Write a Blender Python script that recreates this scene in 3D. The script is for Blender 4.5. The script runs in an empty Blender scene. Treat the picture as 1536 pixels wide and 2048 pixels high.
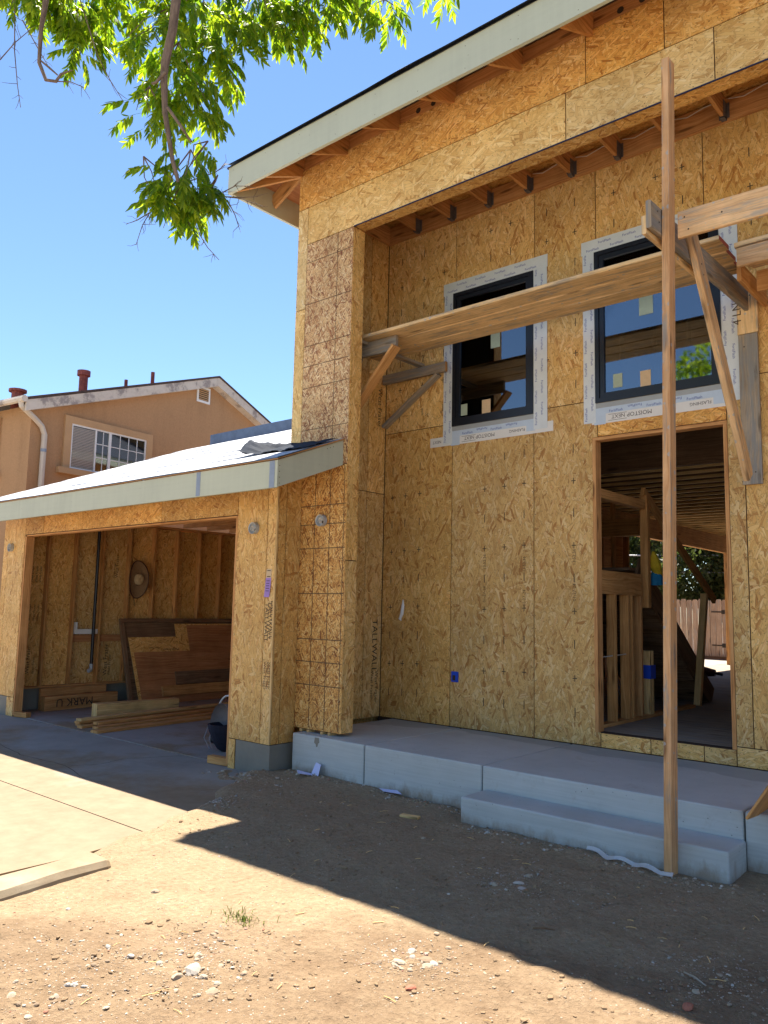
import bpy, bmesh, math, random
from mathutils import Vector, Matrix, noise
random.seed(11)
sc = bpy.context.scene
COL = sc.collection

# ---------------------------------------------------------------- camera, sky, sun, exposure
camd = bpy.data.cameras.new('camera'); cam = bpy.data.objects.new('camera', camd); COL.objects.link(cam)
_r = Vector((.756439, .653721, .021185)); _u = Vector((.061579, -.103426, .992729)); _f = Vector((-.651159, .749635, .118491))
cam.matrix_world = Matrix(((_r.x, _u.x, -_f.x, 0), (_r.y, _u.y, -_f.y, 0), (_r.z, _u.z, -_f.z, 1.888), (0, 0, 0, 1)))
camd.sensor_fit = 'VERTICAL'; camd.sensor_height = 36.0; camd.lens = 27.957; camd.clip_start = .05; camd.clip_end = 2000
sc.camera = cam
SUN = Vector((-2.36, 1.92, 7.58)).normalized()
world = bpy.data.worlds.new('World'); sc.world = world; world.use_nodes = True
wt = world.node_tree
sky = wt.nodes.new('ShaderNodeTexSky'); sky.sky_type = 'NISHITA'; sky.sun_disc = False
sky.sun_elevation = math.asin(SUN.z); sky.sun_rotation = math.atan2(SUN.x, SUN.y)
sky.altitude = 0; sky.air_density = 1.0; sky.dust_density = 0; sky.ozone_density = 6.0
wt.links.new(sky.outputs[0], wt.nodes['Background'].inputs[0]); wt.nodes['Background'].inputs[1].default_value = .055
sund = bpy.data.lights.new('sun', 'SUN'); suno = bpy.data.objects.new('sun', sund); COL.objects.link(suno)
sund.energy = 3.8; sund.angle = math.radians(.53); sund.color = (1.0, .93, .82)
suno.rotation_euler = (-SUN).to_track_quat('-Z', 'Y').to_euler(); suno.location = (-10, 10, 30)
sc.view_settings.view_transform = 'Standard'; sc.view_settings.look = 'None'; sc.view_settings.exposure = 2.05; sc.view_settings.gamma = 1
sc.view_settings.use_curve_mapping = False
sc.render.engine = 'CYCLES'
cy = sc.cycles
cy.max_bounces = 10; cy.diffuse_bounces = 6; cy.glossy_bounces = 4; cy.transmission_bounces = 6; cy.transparent_max_bounces = 12
cy.use_denoising = True; cy.sample_clamp_indirect = 6; cy.caustics_reflective = False; cy.caustics_refractive = False

# ---------------------------------------------------------------- materials
class NT:
    def __init__(s, name):
        s.m = bpy.data.materials.new(name); s.m.use_nodes = True
        s.t = s.m.node_tree; s.t.nodes.clear()
    def n(s, typ, ins=None, **kw):
        nd = s.t.nodes.new('ShaderNode' + typ)
        for k, v in kw.items(): setattr(nd, k, v)
        for k, v in (ins or {}).items():
            if isinstance(v, bpy.types.NodeSocket): s.t.links.new(v, nd.inputs[k])
            elif v is not None: nd.inputs[k].default_value = v
        return nd
    def math(s, op, a, b=None, c=None, clamp=False):
        return s.n('Math', {0: a, 1: b, 2: c}, operation=op, use_clamp=clamp).outputs[0]
    def mix(s, f, a, b, blend='MIX'):
        nd = s.n('Mix', {0: f}, data_type='RGBA', blend_type=blend)
        for i, v in ((6, a), (7, b)):
            if isinstance(v, bpy.types.NodeSocket): s.t.links.new(v, nd.inputs[i])
            else: nd.inputs[i].default_value = tuple(v) + ((1,) if len(v) == 3 else ())
        return nd.outputs[2]
    def ramp(s, f, stops, interp='LINEAR'):
        nd = s.n('ValToRGB', {0: f}); cr = nd.color_ramp; cr.interpolation = interp
        while len(cr.elements) < len(stops): cr.elements.new(0.5)
        for e, (p, c) in zip(cr.elements, stops):
            e.position = p; e.color = tuple(c) + (1,) if not isinstance(c, (int, float)) else (c, c, c, 1)
        return nd.outputs[0]
    def noise(s, vec, scale, detail=3, rough=.55, dist=0, dim='3D', out=0):
        return s.n('TexNoise', {'Vector': vec, 'Scale': scale, 'Detail': detail, 'Roughness': rough, 'Distortion': dist}, noise_dimensions=dim).outputs[out]
    def uv(s): return s.n('UVMap').outputs[0]
    def obj(s): return s.n('TexCoord').outputs['Object']
    def mapping(s, vec, loc=(0,0,0), rot=(0,0,0), scale=(1,1,1)):
        return s.n('Mapping', {'Vector': vec, 'Location': loc, 'Rotation': rot, 'Scale': scale}).outputs[0]
    def out(s, col, rough=.8, bump=None, bstr=.3, bdist=.005, **kw):
        ins = {'Base Color': col if isinstance(col, bpy.types.NodeSocket) else tuple(col) + (1,), 'Roughness': rough}
        ins.update(kw)
        b = s.n('BsdfPrincipled', ins)
        if bump is not None:
            bn = s.n('Bump', {'Height': bump, 'Strength': bstr, 'Distance': bdist}); s.t.links.new(bn.outputs[0], b.inputs['Normal'])
        o = s.n('OutputMaterial', {0: b.outputs[0]})
        return s.m

def osb(name, pal, size=1.0, tint=(1,1,1), speck=.5, contrast=1.0, spread=1.0):
    """strand board: stacked layers of long flakes, strands along U (metres)"""
    t = NT(name); uv = t.uv()
    rnd = t.n('ObjectInfo').outputs['Random']
    off = t.n('CombineXYZ', {0: t.math('MULTIPLY', rnd, 37.3), 1: t.math('MULTIPLY', rnd, 91.7), 2: 0.0}).outputs[0]
    p = t.n('VectorMath', {0: uv, 1: off}, operation='ADD').outputs[0]
    wob = t.noise(p, 9, 2, .5, dim='2D', out=1)
    p = t.n('VectorMath', {0: p, 1: t.n('VectorMath', {0: wob, 1: (.009, .009, 0)}, operation='MULTIPLY').outputs[0]}, operation='ADD').outputs[0]
    layers = [(4, .13, .026, 1.0), (-16, .11, .021, .5), (29, .10, .024, .36), (-41, .095, .020, .3), (9, .12, .027, .36), (64, .08, .020, .18), (-77, .085, .024, .12), (19, .10, .017, .24), (-24, .09, .016, .2)]
    col = None; h = None
    for i, (ang, L, W, cov) in enumerate(layers):
        ang *= spread
        q = t.mapping(p, loc=(i * 3.7, i * 1.9, 0), rot=(0, 0, math.radians(ang)))
        q = t.mapping(q, scale=(1 / (L * size), 1 / (W * size), 1))
        v = t.n('TexVoronoi', {'Vector': q, 'Scale': 1.0, 'Randomness': .9}, voronoi_dimensions='2D', feature='F1', distance='MINKOWSKI'); v.inputs['Exponent'].default_value = 3.5
        e = t.n('TexVoronoi', {'Vector': q, 'Scale': 1.0, 'Randomness': .95}, voronoi_dimensions='2D', feature='DISTANCE_TO_EDGE').outputs['Distance']
        sep = t.n('SeparateColor', {0: v.outputs['Color']})
        grain = t.noise(t.mapping(q, scale=(.6, 9, 1)), 1.0, 2, .6, dim='2D')
        f = t.math('ADD', sep.outputs[0], t.math('MULTIPLY', t.math('SUBTRACT', grain, .5), .35))
        c = t.ramp(f, pal)
        edge = t.math('MULTIPLY', t.ramp(e, [(.0, 1.0), (.11, 0.0)]), .5 * contrast)
        c = t.mix(edge, c, [x * .35 for x in pal[0][1]])
        if col is None: col, h = c, sep.outputs[2]
        else:
            m = t.math('LESS_THAN', sep.outputs[1], cov)
            col = t.mix(m, col, c)
            h = t.n('Mix', {0: m, 2: h, 3: t.math('ADD', sep.outputs[2], .15 * i)}, data_type='FLOAT').outputs[0]
    # bark specks, blotches
    sp = t.n('TexVoronoi', {'Vector': t.mapping(p, scale=(26, 60, 1)), 'Scale': 1.0}, voronoi_dimensions='2D')
    sm = t.math('MULTIPLY', t.math('LESS_THAN', sp.outputs['Distance'], .16), t.math('LESS_THAN', t.n('SeparateColor', {0: sp.outputs['Color']}).outputs[0], .22 * speck))
    col = t.mix(t.math('MULTIPLY', sm, .75), col, (.07, .03, .012))
    big = t.noise(p, 1.3, 3, .6, dim='2D')
    col = t.mix(1.0, col, t.ramp(big, [(.3, (.86, .84, .80)), (.7, (1.08, 1.07, 1.06))]), 'MULTIPLY')
    v = t.math('ADD', t.math('MULTIPLY', rnd, .26), .86)
    col = t.mix(1.0, col, t.n('CombineColor', {0: t.math('MULTIPLY', v, tint[0]), 1: t.math('MULTIPLY', v, tint[1]), 2: t.math('MULTIPLY', v, tint[2])}).outputs[0], 'MULTIPLY')
    rn2 = t.math('FRACT', t.math('MULTIPLY', rnd, 7.13))
    col = t.mix(1.0, col, t.n('CombineColor', {0: 1.0, 1: t.math('SUBTRACT', 1.02, t.math('MULTIPLY', rn2, .10)), 2: t.math('SUBTRACT', 1.06, t.math('MULTIPLY', rn2, .32))}).outputs[0], 'MULTIPLY')
    # rain and handling stains
    st = t.noise(t.mapping(p, scale=(.5, 1.7, 1)), 1.1, 5, .65, dim='2D')
    col = t.mix(t.ramp(st, [(.60, 0.0), (.74, .30)]), col, (.34, .20, .085))
    return t.out(col, .62, h, .25, .003, **{'Specular IOR Level': .3})

PAL = [(0, (.42, .19, .05)), (.07, (.52, .26, .08)), (.12, (.64, .37, .12)), (.45, (.70, .43, .15)), (.78, (.76, .495, .195)), (.92, (.82, .59, .29)), (1, (.68, .36, .12))]
PALE = [(0, (.46, .25, .08)), (.08, (.62, .40, .16)), (.4, (.72, .50, .22)), (.8, (.78, .57, .27)), (.93, (.83, .66, .38)), (1, (.72, .45, .18))]
PALO = [(0, (.36, .14, .03)), (.1, (.55, .27, .07)), (.45, (.67, .37, .105)), (.8, (.73, .43, .14)), (.93, (.80, .55, .24)), (1, (.62, .28, .07))]
AGED = [(0, (.20, .07, .03)), (.17, (.43, .21, .09)), (.42, (.60, .37, .17)), (.8, (.68, .47, .24)), (1, (.76, .58, .35))]
AGEO = [(0, (.22, .07, .02)), (.18, (.48, .21, .05)), (.42, (.66, .34, .09)), (.8, (.73, .43, .135)), (1, (.80, .54, .22))]
M = {}
M['osb'] = osb('strand_board', PAL, size=1.35, contrast=.8)
M['osb_pale'] = osb('strand_board_pale', PALE, size=1.4, spread=1.2, speck=.35, contrast=.7)
M['osb_orange'] = osb('strand_board_orange', PALO, size=1.15, spread=1.3, speck=.7, contrast=.8)
M['osb_aged'] = osb('strand_board_weathered', AGED, size=.8, spread=1.6, speck=1.0, contrast=1.3)
M['osb_aged_orange'] = osb('strand_board_red_flecked', AGEO, size=.8, spread=1.5, speck=1.3, contrast=1.3)

def wood(name, c0, c1, c2, wear=0.0, wearcol=(.33, .31, .28), rough=.75, knots=.5, splat=0.0):
    """sawn timber, grain along U (metres)"""
    t = NT(name); uv = t.uv()
    rnd = t.n('ObjectInfo').outputs['Random']
    off = t.n('CombineXYZ', {0: t.math('MULTIPLY', rnd, 17.3), 1: t.math('MULTIPLY', rnd, 51.7)}).outputs[0]
    p = t.n('VectorMath', {0: uv, 1: off}, operation='ADD').outputs[0]
    warp = t.noise(t.mapping(p, scale=(1.2, 5, 1)), 1, 2, dim='2D')
    q = t.n('VectorMath', {0: t.mapping(p, scale=(.7, 38, 1)), 1: t.n('CombineXYZ', {1: t.math('MULTIPLY', warp, 5.0)}).outputs[0]}, operation='ADD').outputs[0]
    g = t.noise(q, 1, 4, .62, dim='2D')
    fine = t.noise(t.mapping(p, scale=(4, 330, 1)), 1, 2, .6, dim='2D')
    f = t.math('ADD', g, t.math('MULTIPLY', t.math('SUBTRACT', fine, .5), .35))
    col = t.ramp(f, [(.28, c0), (.5, c1), (.74, c2)])
    kn = t.n('TexVoronoi', {'Vector': t.mapping(p, scale=(1.7, 9, 1)), 'Scale': 1.0}, voronoi_dimensions='2D')
    km = t.math('MULTIPLY', t.ramp(kn.outputs['Distance'], [(.09, 1.0), (.22, 0.0)]), t.math('LESS_THAN', t.n('SeparateColor', {0: kn.outputs['Color']}).outputs[0], .38 * knots))
    col = t.mix(t.math('MULTIPLY', km, .8), col, [x * .38 for x in c0])
    ck = t.noise(t.mapping(p, loc=(5, 9, 0), scale=(1.3, 120, 1)), 1, 2, .5, dim='2D'); col = t.mix(t.ramp(ck, [(.70, 0.0), (.73, .55)]), col, [x * .3 for x in c0])   # drying checks
    blot = t.noise(p, 2.3, 4, .65, dim='2D')
    col = t.mix(1.0, col, t.ramp(blot, [(.3, (.82, .80, .78)), (.7, (1.1, 1.08, 1.06))]), 'MULTIPLY')
    if wear > 0:
        wn = t.noise(t.mapping(p, scale=(1.0, 9, 1)), 1.6, 5, .7, dim='2D')
        wm = t.ramp(wn, [(.62 - wear * .3, 0.0), (.68 - wear * .3 + .08, .85)])
        col = t.mix(wm, col, t.mix(fine, [x * .6 for x in wearcol], wearcol))
    if splat:   # spilt cement
        sv = t.n('TexVoronoi', {'Vector': t.mapping(p, scale=(15, 15, 1)), 'Scale': 1.0}, voronoi_dimensions='2D'); so_ = t.n('SeparateColor', {0: sv.outputs['Color']})
        sm_ = t.math('MULTIPLY', t.math('LESS_THAN', sv.outputs['Distance'], t.math('MULTIPLY', so_.outputs[1], .3)), t.math('LESS_THAN', so_.outputs[0], splat))
        col = t.mix(t.math('MULTIPLY', sm_, .75), col, (.42, .40, .37))
    v = t.math('ADD', t.math('MULTIPLY', rnd, .24), .88)
    col = t.mix(1.0, col, t.n('CombineColor', {0: v, 1: v, 2: v}).outputs[0], 'MULTIPLY')
    return t.out(col, rough, f, .25, .002, **{'Specular IOR Level': .25})
M['fir'] = wood('fir_lumber', (.40, .18, .055), (.56, .28, .095), (.64, .37, .145))
M['fir_red'] = wood('red_fir_lumber', (.40, .17, .055), (.57, .285, .105), (.65, .36, .15))
M['spruce'] = wood('pale_lumber', (.52, .32, .12), (.68, .45, .19), (.75, .54, .27), knots=1.0)
M['scaffold_wood'] = wood('used_scaffold_lumber', (.54, .31, .15), (.72, .46, .23), (.78, .53, .30), wear=.35, wearcol=(.46, .38, .29), knots=1, splat=.16)
M['grey_wood'] = wood('weathered_grey_lumber', (.27, .205, .14), (.38, .30, .21), (.47, .39, .29), wear=.6, wearcol=(.30, .29, .27), knots=1)
M['post_wood'] = wood('used_post_lumber', (.55, .27, .11), (.70, .39, .18), (.75, .46, .24), wear=.22, wearcol=(.40, .36, .31), knots=1, splat=.2)
M['plank_wood'] = wood('worn_plank_lumber', (.60, .38, .17), (.78, .54, .27), (.83, .61, .35), wear=.32, wearcol=(.40, .33, .25), knots=.7, splat=.14)
M['plywood'] = wood('red_plywood', (.34, .14, .055), (.45, .20, .08), (.50, .25, .11), knots=.2)
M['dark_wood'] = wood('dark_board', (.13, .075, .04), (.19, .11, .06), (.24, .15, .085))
M['subfloor'] = wood('subfloor_wood', (.22, .17, .12), (.32, .26, .19), (.38, .31, .24), wear=.4, wearcol=(.28, .27, .25))
M['fence_wood'] = wood('fence_picket_wood', (.27, .17, .11), (.42, .29, .20), (.50, .36, .26), wear=.25, wearcol=(.40, .36, .32), knots=1)

def paint(name, col, var=.08, rough=.6, scale=3.0, spec=.4, bump=.0, bscale=40):
    t = NT(name); p = t.obj()
    n1 = t.noise(p, scale, 5, .6); n2 = t.noise(p, scale * 9, 3, .6)
    f = t.math('ADD', t.math('MULTIPLY', n1, .7), t.math('MULTIPLY', n2, .3))
    c = t.ramp(f, [(.3, [x * (1 - var) for x in col]), (.7, [min(1, x * (1 + var)) for x in col])])
    h = t.noise(p, bscale, 4, .6) if bump else None
    return t.out(c, rough, h, bump, .004, **{'Specular IOR Level': spec})
def primer(name, col):
    t = NT(name); p = t.obj()
    st = t.noise(t.mapping(p, scale=(9, 9, .6)), 1.6, 4, .6); ln_ = t.noise(t.mapping(p, scale=(.5, .5, 22)), 1.3, 3, .6); big = t.noise(p, .8, 4, .6)
    c = t.ramp(t.math('ADD', t.math('MULTIPLY', st, .22), t.math('ADD', t.math('MULTIPLY', ln_, .12), t.math('MULTIPLY', big, .53))), [(.30, [x * .88 for x in col]), (.45, col), (.62, [min(1, x * 1.08) for x in col])])
    sc_ = t.n('TexVoronoi', {'Vector': t.mapping(p, scale=(6, 6, 9)), 'Scale': 1.0}); c = t.mix(t.math('MULTIPLY', t.math('LESS_THAN', sc_.outputs['Distance'], .05), .5), c, (.22, .17, .11))
    return t.out(c, .6, ln_, .2, .002, **{'Specular IOR Level': .35})
M['primer'] = primer('sage_primer', (.50, .505, .375))
M['primer_blue'] = paint('blue_patch_primer', (.25, .29, .36), .15, .6, 12)
M['felt_dark'] = paint('dark_roofing_felt', (.022, .029, .044), .3, .8, 4, spec=.1, bump=.4, bscale=9)
M['felt'] = paint('black_underlayment', (.035, .042, .06), .25, .55, 4, bump=.4, bscale=9)
M['felt_blue'] = paint('blue_grey_underlayment', (.10, .135, .20), .25, .5, 6, bump=.4, bscale=9)
M['blue_gap'] = paint('navy_tape', (.012, .016, .06), .2, .6)
M['black_vinyl'] = paint('black_window_vinyl', (.012, .014, .02), .1, .35)
M['grey_vinyl'] = paint('grey_nail_fin', (.34, .35, .35), .06, .5)
M['tape'] = paint('silver_flashing_tape', (.64, .67, .68), .07, .42, 7, bump=.25, bscale=14)
M['tape_blue'] = paint('blue_flashing_tape', (.50, .58, .68), .07, .42, 9, bump=.25, bscale=14)
M['paperblue'] = paint('bluish_white_paper', (.55, .57, .80), .06, .7, 8)
M['paper'] = paint('white_flashing_paper', (.72, .69, .65), .05, .7, 8, bump=.2, bscale=12)
M['white'] = paint('white_paint', (.74, .74, .72), .05, .5)
M['ink_blue'] = paint('blue_ink', (.02, .045, .30), .05, .7)
M['ink'] = paint('black_ink', (.045, .032, .022), .15, .8)
M['ink_soft'] = paint('faded_ink', (.085, .055, .03), .3, .8)
M['clod'] = paint('dirt_clod', (.25, .172, .103), .25, .95, 30, spec=.1)
M['brick'] = paint('brick_red', (.36, .13, .08), .25, .9, 30)
M['gap'] = paint('dark_gap', (.055, .03, .015), .2, .9)
M['bounce_road'] = paint('pale_bounce_road', (.42, .40, .36), .12, .9, 1.2)  # pale tone picked to throw sunlight back onto the facade
M['line'] = paint('pencil_line', (.12, .07, .035), .4, .8, 30)
M['metal'] = paint('galvanised_metal', (.40, .42, .43), .2, .35, 20, spec=.8)
M['hanger'] = paint('dark_joist_hanger', (.11, .10, .105), .35, .45, 30)
M['blue_plastic'] = paint('blue_plastic', (.015, .07, .52), .1, .4)
M['abs'] = paint('black_pipe', (.012, .013, .018), .1, .35)
M['straw'] = paint('straw_hat', (.26, .155, .075), .2, .8, 25, bump=.5, bscale=150)
M['straw_pale'] = paint('pale_straw', (.50, .36, .19), .2, .8, 25, bump=.5, bscale=150)
M['ribbon'] = paint('brown_ribbon', (.05, .018, .012), .2, .8)
M['purple'] = paint('purple_paper', (.36, .22, .52), .1, .8, 20)
M['yellow'] = paint('yellow_cloth', (.55, .40, .02), .2, .8, 12)
M['cyan'] = paint('blue_cloth', (.01, .16, .33), .2, .8, 12)
M['red'] = paint('red_end_paint', (.34, .075, .05), .25, .7, 8)
M['tan'] = paint('tan_sticker', (.60, .43, .26), .08, .7, 20)
M['green_sticker'] = paint('green_sticker', (.36, .42, .32), .08, .7, 20)
M['navy_fabric'] = paint('navy_fabric', (.012, .014, .03), .2, .85, 15)
M['grey_fabric'] = paint('grey_fabric', (.25, .24, .26), .15, .85, 15)
M['tool'] = paint('dark_tool', (.05, .012, .012), .4, .5, 8)
def stucco(name, col):
    t = NT(name); p = t.obj()
    st = t.noise(t.mapping(p, scale=(2.2, 2.2, .16)), 1.5, 5, .65); big = t.noise(p, .5, 5, .6); gr = t.noise(p, 24, 4, .7)
    c = t.ramp(t.math('ADD', t.math('MULTIPLY', st, .4), t.math('MULTIPLY', big, .6)), [(.32, [x * .82 for x in col]), (.5, col), (.68, [x * 1.08 for x in col])])
    c = t.mix(1.0, c, t.ramp(gr, [(.3, (.88, .88, .88)), (.7, (1.06, 1.06, 1.06))]), 'MULTIPLY')
    return t.out(c, .92, gr, .5, .01, **{'Specular IOR Level': .12})
M['stucco'] = stucco('tan_stucco', (.43, .25, .128))
M['stucco_trim'] = paint('tan_trim', (.50, .31, .16), .1, .85, 2.0, spec=.15, bump=.3, bscale=40)
M['gutter'] = paint('beige_gutter', (.55, .47, .38), .1, .5)
M['rust'] = paint('rusty_flue', (.23, .055, .04), .55, .7, 9)
M['shingle'] = paint('brown_shingles', (.075, .045, .035), .4, .9, 14, bump=.6, bscale=25)
M['blind'] = paint('window_blind', (.34, .30, .25), .05, .7)
M['cable'] = paint('cable', (.42, .43, .45), .1, .5)
M['wire_white'] = paint('white_wire', (.62, .56, .48), .1, .6)

def peel(name):
    t = NT(name); p = t.obj()
    n1 = t.noise(p, 2.6, 7, .72)
    c = t.ramp(n1, [(.42, (.60, .52, .43)), (.52, (.55, .47, .38)), (.60, (.30, .25, .22))])
    return t.out(c, .8, n1, .4, .01)
M['peeling'] = peel('peeling_white_paint')

def concrete(name, col, dusty=0.0, ydust=False, formed=False):
    t = NT(name); p = t.obj()
    big = t.noise(p, .9, 6, .62); mid = t.noise(p, 5, 5, .65); fine = t.noise(p, 90, 3, .6)
    c = t.ramp(big, [(.30, [x * .78 for x in col]), (.5, col), (.72, [x * 1.14 for x in col])])
    c = t.mix(.35, c, t.ramp(mid, [(.3, [x * .80 for x in col]), (.7, [x * 1.15 for x in col])]))
    st = t.ramp(t.noise(t.mapping(p, loc=(3, 1, 0), scale=(.8, 1.4, 1)), 1.4, 5, .6), [(.60, 0.0), (.63, .22)])
    c = t.mix(st, c, [x * y for x, y in zip(col, (.62, .58, .56))])
    if dusty:
        dn = t.noise(p, .7, 6, .68)
        if ydust:   # dust colour mixed in more towards the street and the kerb
            xyz = t.n('SeparateXYZ', {0: p}); dn = t.math('ADD', dn, t.math('SUBTRACT', t.math('MULTIPLY', t.math('SUBTRACT', 5.7, xyz.outputs[1]), .22), .06)); dn = t.math('ADD', dn, t.math('MULTIPLY', t.math('MAXIMUM', t.math('ADD', xyz.outputs[0], 8.2), 0.0), .10))
        d = t.ramp(dn, [(.5 - dusty * .4, 0.0), (.62 - dusty * .25, .92)] if not ydust else [(.45, 0.0), (.62, .96)])
        c = t.mix(d, c, t.ramp(mid, [(.3, (.21, .15, .09)), (.7, (.27, .20, .125))]))
    if formed:   # board marks, air holes and mud splashed up from the ground
        fl_ = t.noise(t.mapping(p, scale=(.7, .7, 26)), 2.0, 4, .6)
        c = t.mix(.5, c, t.ramp(fl_, [(.35, [x * .86 for x in col]), (.65, [x * 1.08 for x in col])]))
        ah = t.n('TexVoronoi', {'Vector': p, 'Scale': 17.0}); hm_ = t.math('MULTIPLY', t.math('LESS_THAN', ah.outputs['Distance'], .09), t.math('LESS_THAN', t.n('SeparateColor', {0: ah.outputs['Color']}).outputs[0], .35))
        c = t.mix(hm_, c, [x * .5 for x in col])
        z_ = t.n('SeparateXYZ', {0: p}).outputs[2]; sp_ = t.math('ADD', t.math('SUBTRACT', .07, z_), t.math('MULTIPLY', t.math('SUBTRACT', t.noise(t.mapping(p, scale=(1, 1, .5)), 5, 6, .7), .5), .42))
        c = t.mix(t.ramp(sp_, [(-.0, 0.0), (.12, .8)]), c, (.24, .175, .115))
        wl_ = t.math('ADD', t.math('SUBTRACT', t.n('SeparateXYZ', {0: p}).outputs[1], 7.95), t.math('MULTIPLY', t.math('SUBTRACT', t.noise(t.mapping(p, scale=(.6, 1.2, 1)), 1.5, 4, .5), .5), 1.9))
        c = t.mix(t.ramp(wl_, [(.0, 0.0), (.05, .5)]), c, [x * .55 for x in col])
        mud = t.noise(t.mapping(p, loc=(7, 2, 0)), 3.1, 6, .75); c = t.mix(t.ramp(mud, [(.60, 0.0), (.74, .42)]), c, (.29, .225, .165))
    h = t.math('ADD', fine, t.math('MULTIPLY', mid, 1.5))
    return t.out(c, .82, h, .3, .004, **{'Specular IOR Level': .3})
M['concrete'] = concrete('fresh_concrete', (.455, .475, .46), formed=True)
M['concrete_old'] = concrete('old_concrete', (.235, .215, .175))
M['slab'] = concrete('driveway_concrete', (.29, .27, .235), dusty=.42, ydust=True)
M['garage_slab'] = concrete('garage_slab_concrete', (.30, .28, .26), dusty=.06)
M['curb'] = concrete('pale_curb_concrete', (.38, .315, .22), dusty=.5)

def dirt(name):
    t = NT(name); p = t.obj()
    big = t.noise(p, .55, 6, .6); mid = t.noise(p, 3.2, 6, .68); fine = t.noise(p, 26, 5, .7); grit = t.noise(p, 160, 2, .6)
    c = t.ramp(big, [(.33, (.212, .142, .086)), (.5, (.265, .183, .111)), (.66, (.325, .233, .148))])
    c = t.mix(.5, c, t.ramp(mid, [(.32, (.195, .128, .077)), (.68, (.335, .243, .152))]))
    # fine pale dust lies between the driveway and the rubbly foreground
    xyz = t.n('SeparateXYZ', {0: p})
    du = t.math('SUBTRACT', t.math('SUBTRACT', xyz.outputs[1], 3.40), t.math('MULTIPLY', t.math('MINIMUM', t.math('ADD', xyz.outputs[0], 4.0), 0.0), 1.1))
    du = t.math('ADD', du, t.math('MULTIPLY', t.math('SUBTRACT', big, .5), 2.2)); du = t.math('ADD', du, t.math('MULTIPLY', t.math('MINIMUM', t.math('SUBTRACT', -3.3, xyz.outputs[0]), 0.0), .8))
    du = t.ramp(du, [(.0, 0.0), (.35, .85)])
    c = t.mix(du, c, t.ramp(mid, [(.3, (.335, .245, .15)), (.7, (.40, .30, .19))]))
    c = t.mix(1.0, c, t.ramp(fine, [(.3, (.74, .72, .70)), (.6, (1.0, 1.0, 1.0)), (.8, (1.16, 1.15, 1.13))]), 'MULTIPLY')
    v = t.n('TexVoronoi', {'Vector': p, 'Scale': 60.0}); sep = t.n('SeparateColor', {0: v.outputs['Color']})
    m = t.math('MULTIPLY', t.math('LESS_THAN', v.outputs['Distance'], .33), t.math('LESS_THAN', sep.outputs[0], t.math('MULTIPLY', t.ramp(mid, [(.45, 0.0), (.7, 1.0)]), .28)))
    c = t.mix(m, c, t.ramp(sep.outputs[1], [(0, (.16, .10, .065)), (.5, (.36, .28, .20)), (1, (.50, .43, .35))]))
    h = t.math('ADD', t.math('ADD', t.math('MULTIPLY', mid, 3.0), t.math('MULTIPLY', fine, 1.2)), t.math('ADD', t.math('MULTIPLY', grit, .25), t.math('MULTIPLY', m, .5)))
    return t.out(c, .95, h, 1.0, .022, **{'Specular IOR Level': .1})
M['dirt'] = dirt('dry_dirt')

def stone(name):
    t = NT(name); p = t.obj(); rnd = t.n('ObjectInfo').outputs['Random']
    isl = t.n('NewGeometry').outputs['Random Per Island']
    f = t.math('FRACT', t.math('ADD', rnd, isl))
    c = t.ramp(f, [(0, (.22, .15, .09)), (.3, (.33, .24, .16)), (.6, (.42, .33, .23)), (.8, (.36, .325, .28)), (.93, (.56, .50, .42)), (1, (.36, .15, .09))])
    c = t.mix(1.0, c, t.ramp(t.noise(p, 40, 4), [(.3, (.75, .75, .75)), (.7, (1.15, 1.15, 1.15))]), 'MULTIPLY')
    return t.out(c, .9, t.noise(p, 60, 3), .4, .004)
M['stone'] = stone('mixed_stone')

def roof_sheet(name):
    t = NT(name); p = t.obj()
    w = t.noise(t.mapping(p, scale=(.35, 5.5, 1)), 1.6, 4, .6)
    c = t.ramp(w, [(.38, (.46, .465, .48)), (.51, (.40, .41, .43)), (.545, (.10, .125, .17)), (.59, (.44, .445, .46))])
    return t.out(c, .6, w, .5, .02)
M['roof_sheet'] = roof_sheet('white_roof_underlayment')

def leafmat(name, c0, c1, tr):
    t = NT(name); rnd = t.n('ObjectInfo').outputs['Random']; isl = t.n('NewGeometry').outputs['Random Per Island']
    f = t.math('FRACT', t.math('ADD', rnd, isl))
    c = t.ramp(f, [(0, c0), (1, c1)])
    d = t.n('BsdfPrincipled', {'Base Color': c, 'Roughness': .45, 'Specular IOR Level': .35})
    tl = t.n('BsdfTranslucent', {'Color': t.mix(1.0, c, tr, 'MULTIPLY')})
    mx = t.n('MixShader', {0: .58, 1: d.outputs[0], 2: tl.outputs[0]})
    t.n('OutputMaterial', {0: mx.outputs[0]}); return t.m
M['leaf'] = leafmat('pinnate_leaf', (.05, .12, .012), (.14, .21, .014), (4.2, 3.4, 1.5))
M['leaf_dark'] = leafmat('far_leaf', (.03, .05, .016), (.10, .12, .04), (1.5, 1.5, 1.0))
M['grass'] = leafmat('grass_blade', (.06, .10, .015), (.12, .16, .03), (1.5, 1.5, 1))

def bark(name):
    t = NT(name); p = t.obj(); n = t.noise(t.mapping(p, scale=(1, 1, .35)), 30, 5, .65)
    return t.out(t.ramp(n, [(.3, (.10, .065, .045)), (.7, (.24, .17, .125))]), .9, n, .6, .01)
M['bark'] = bark('branch_bark')

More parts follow.
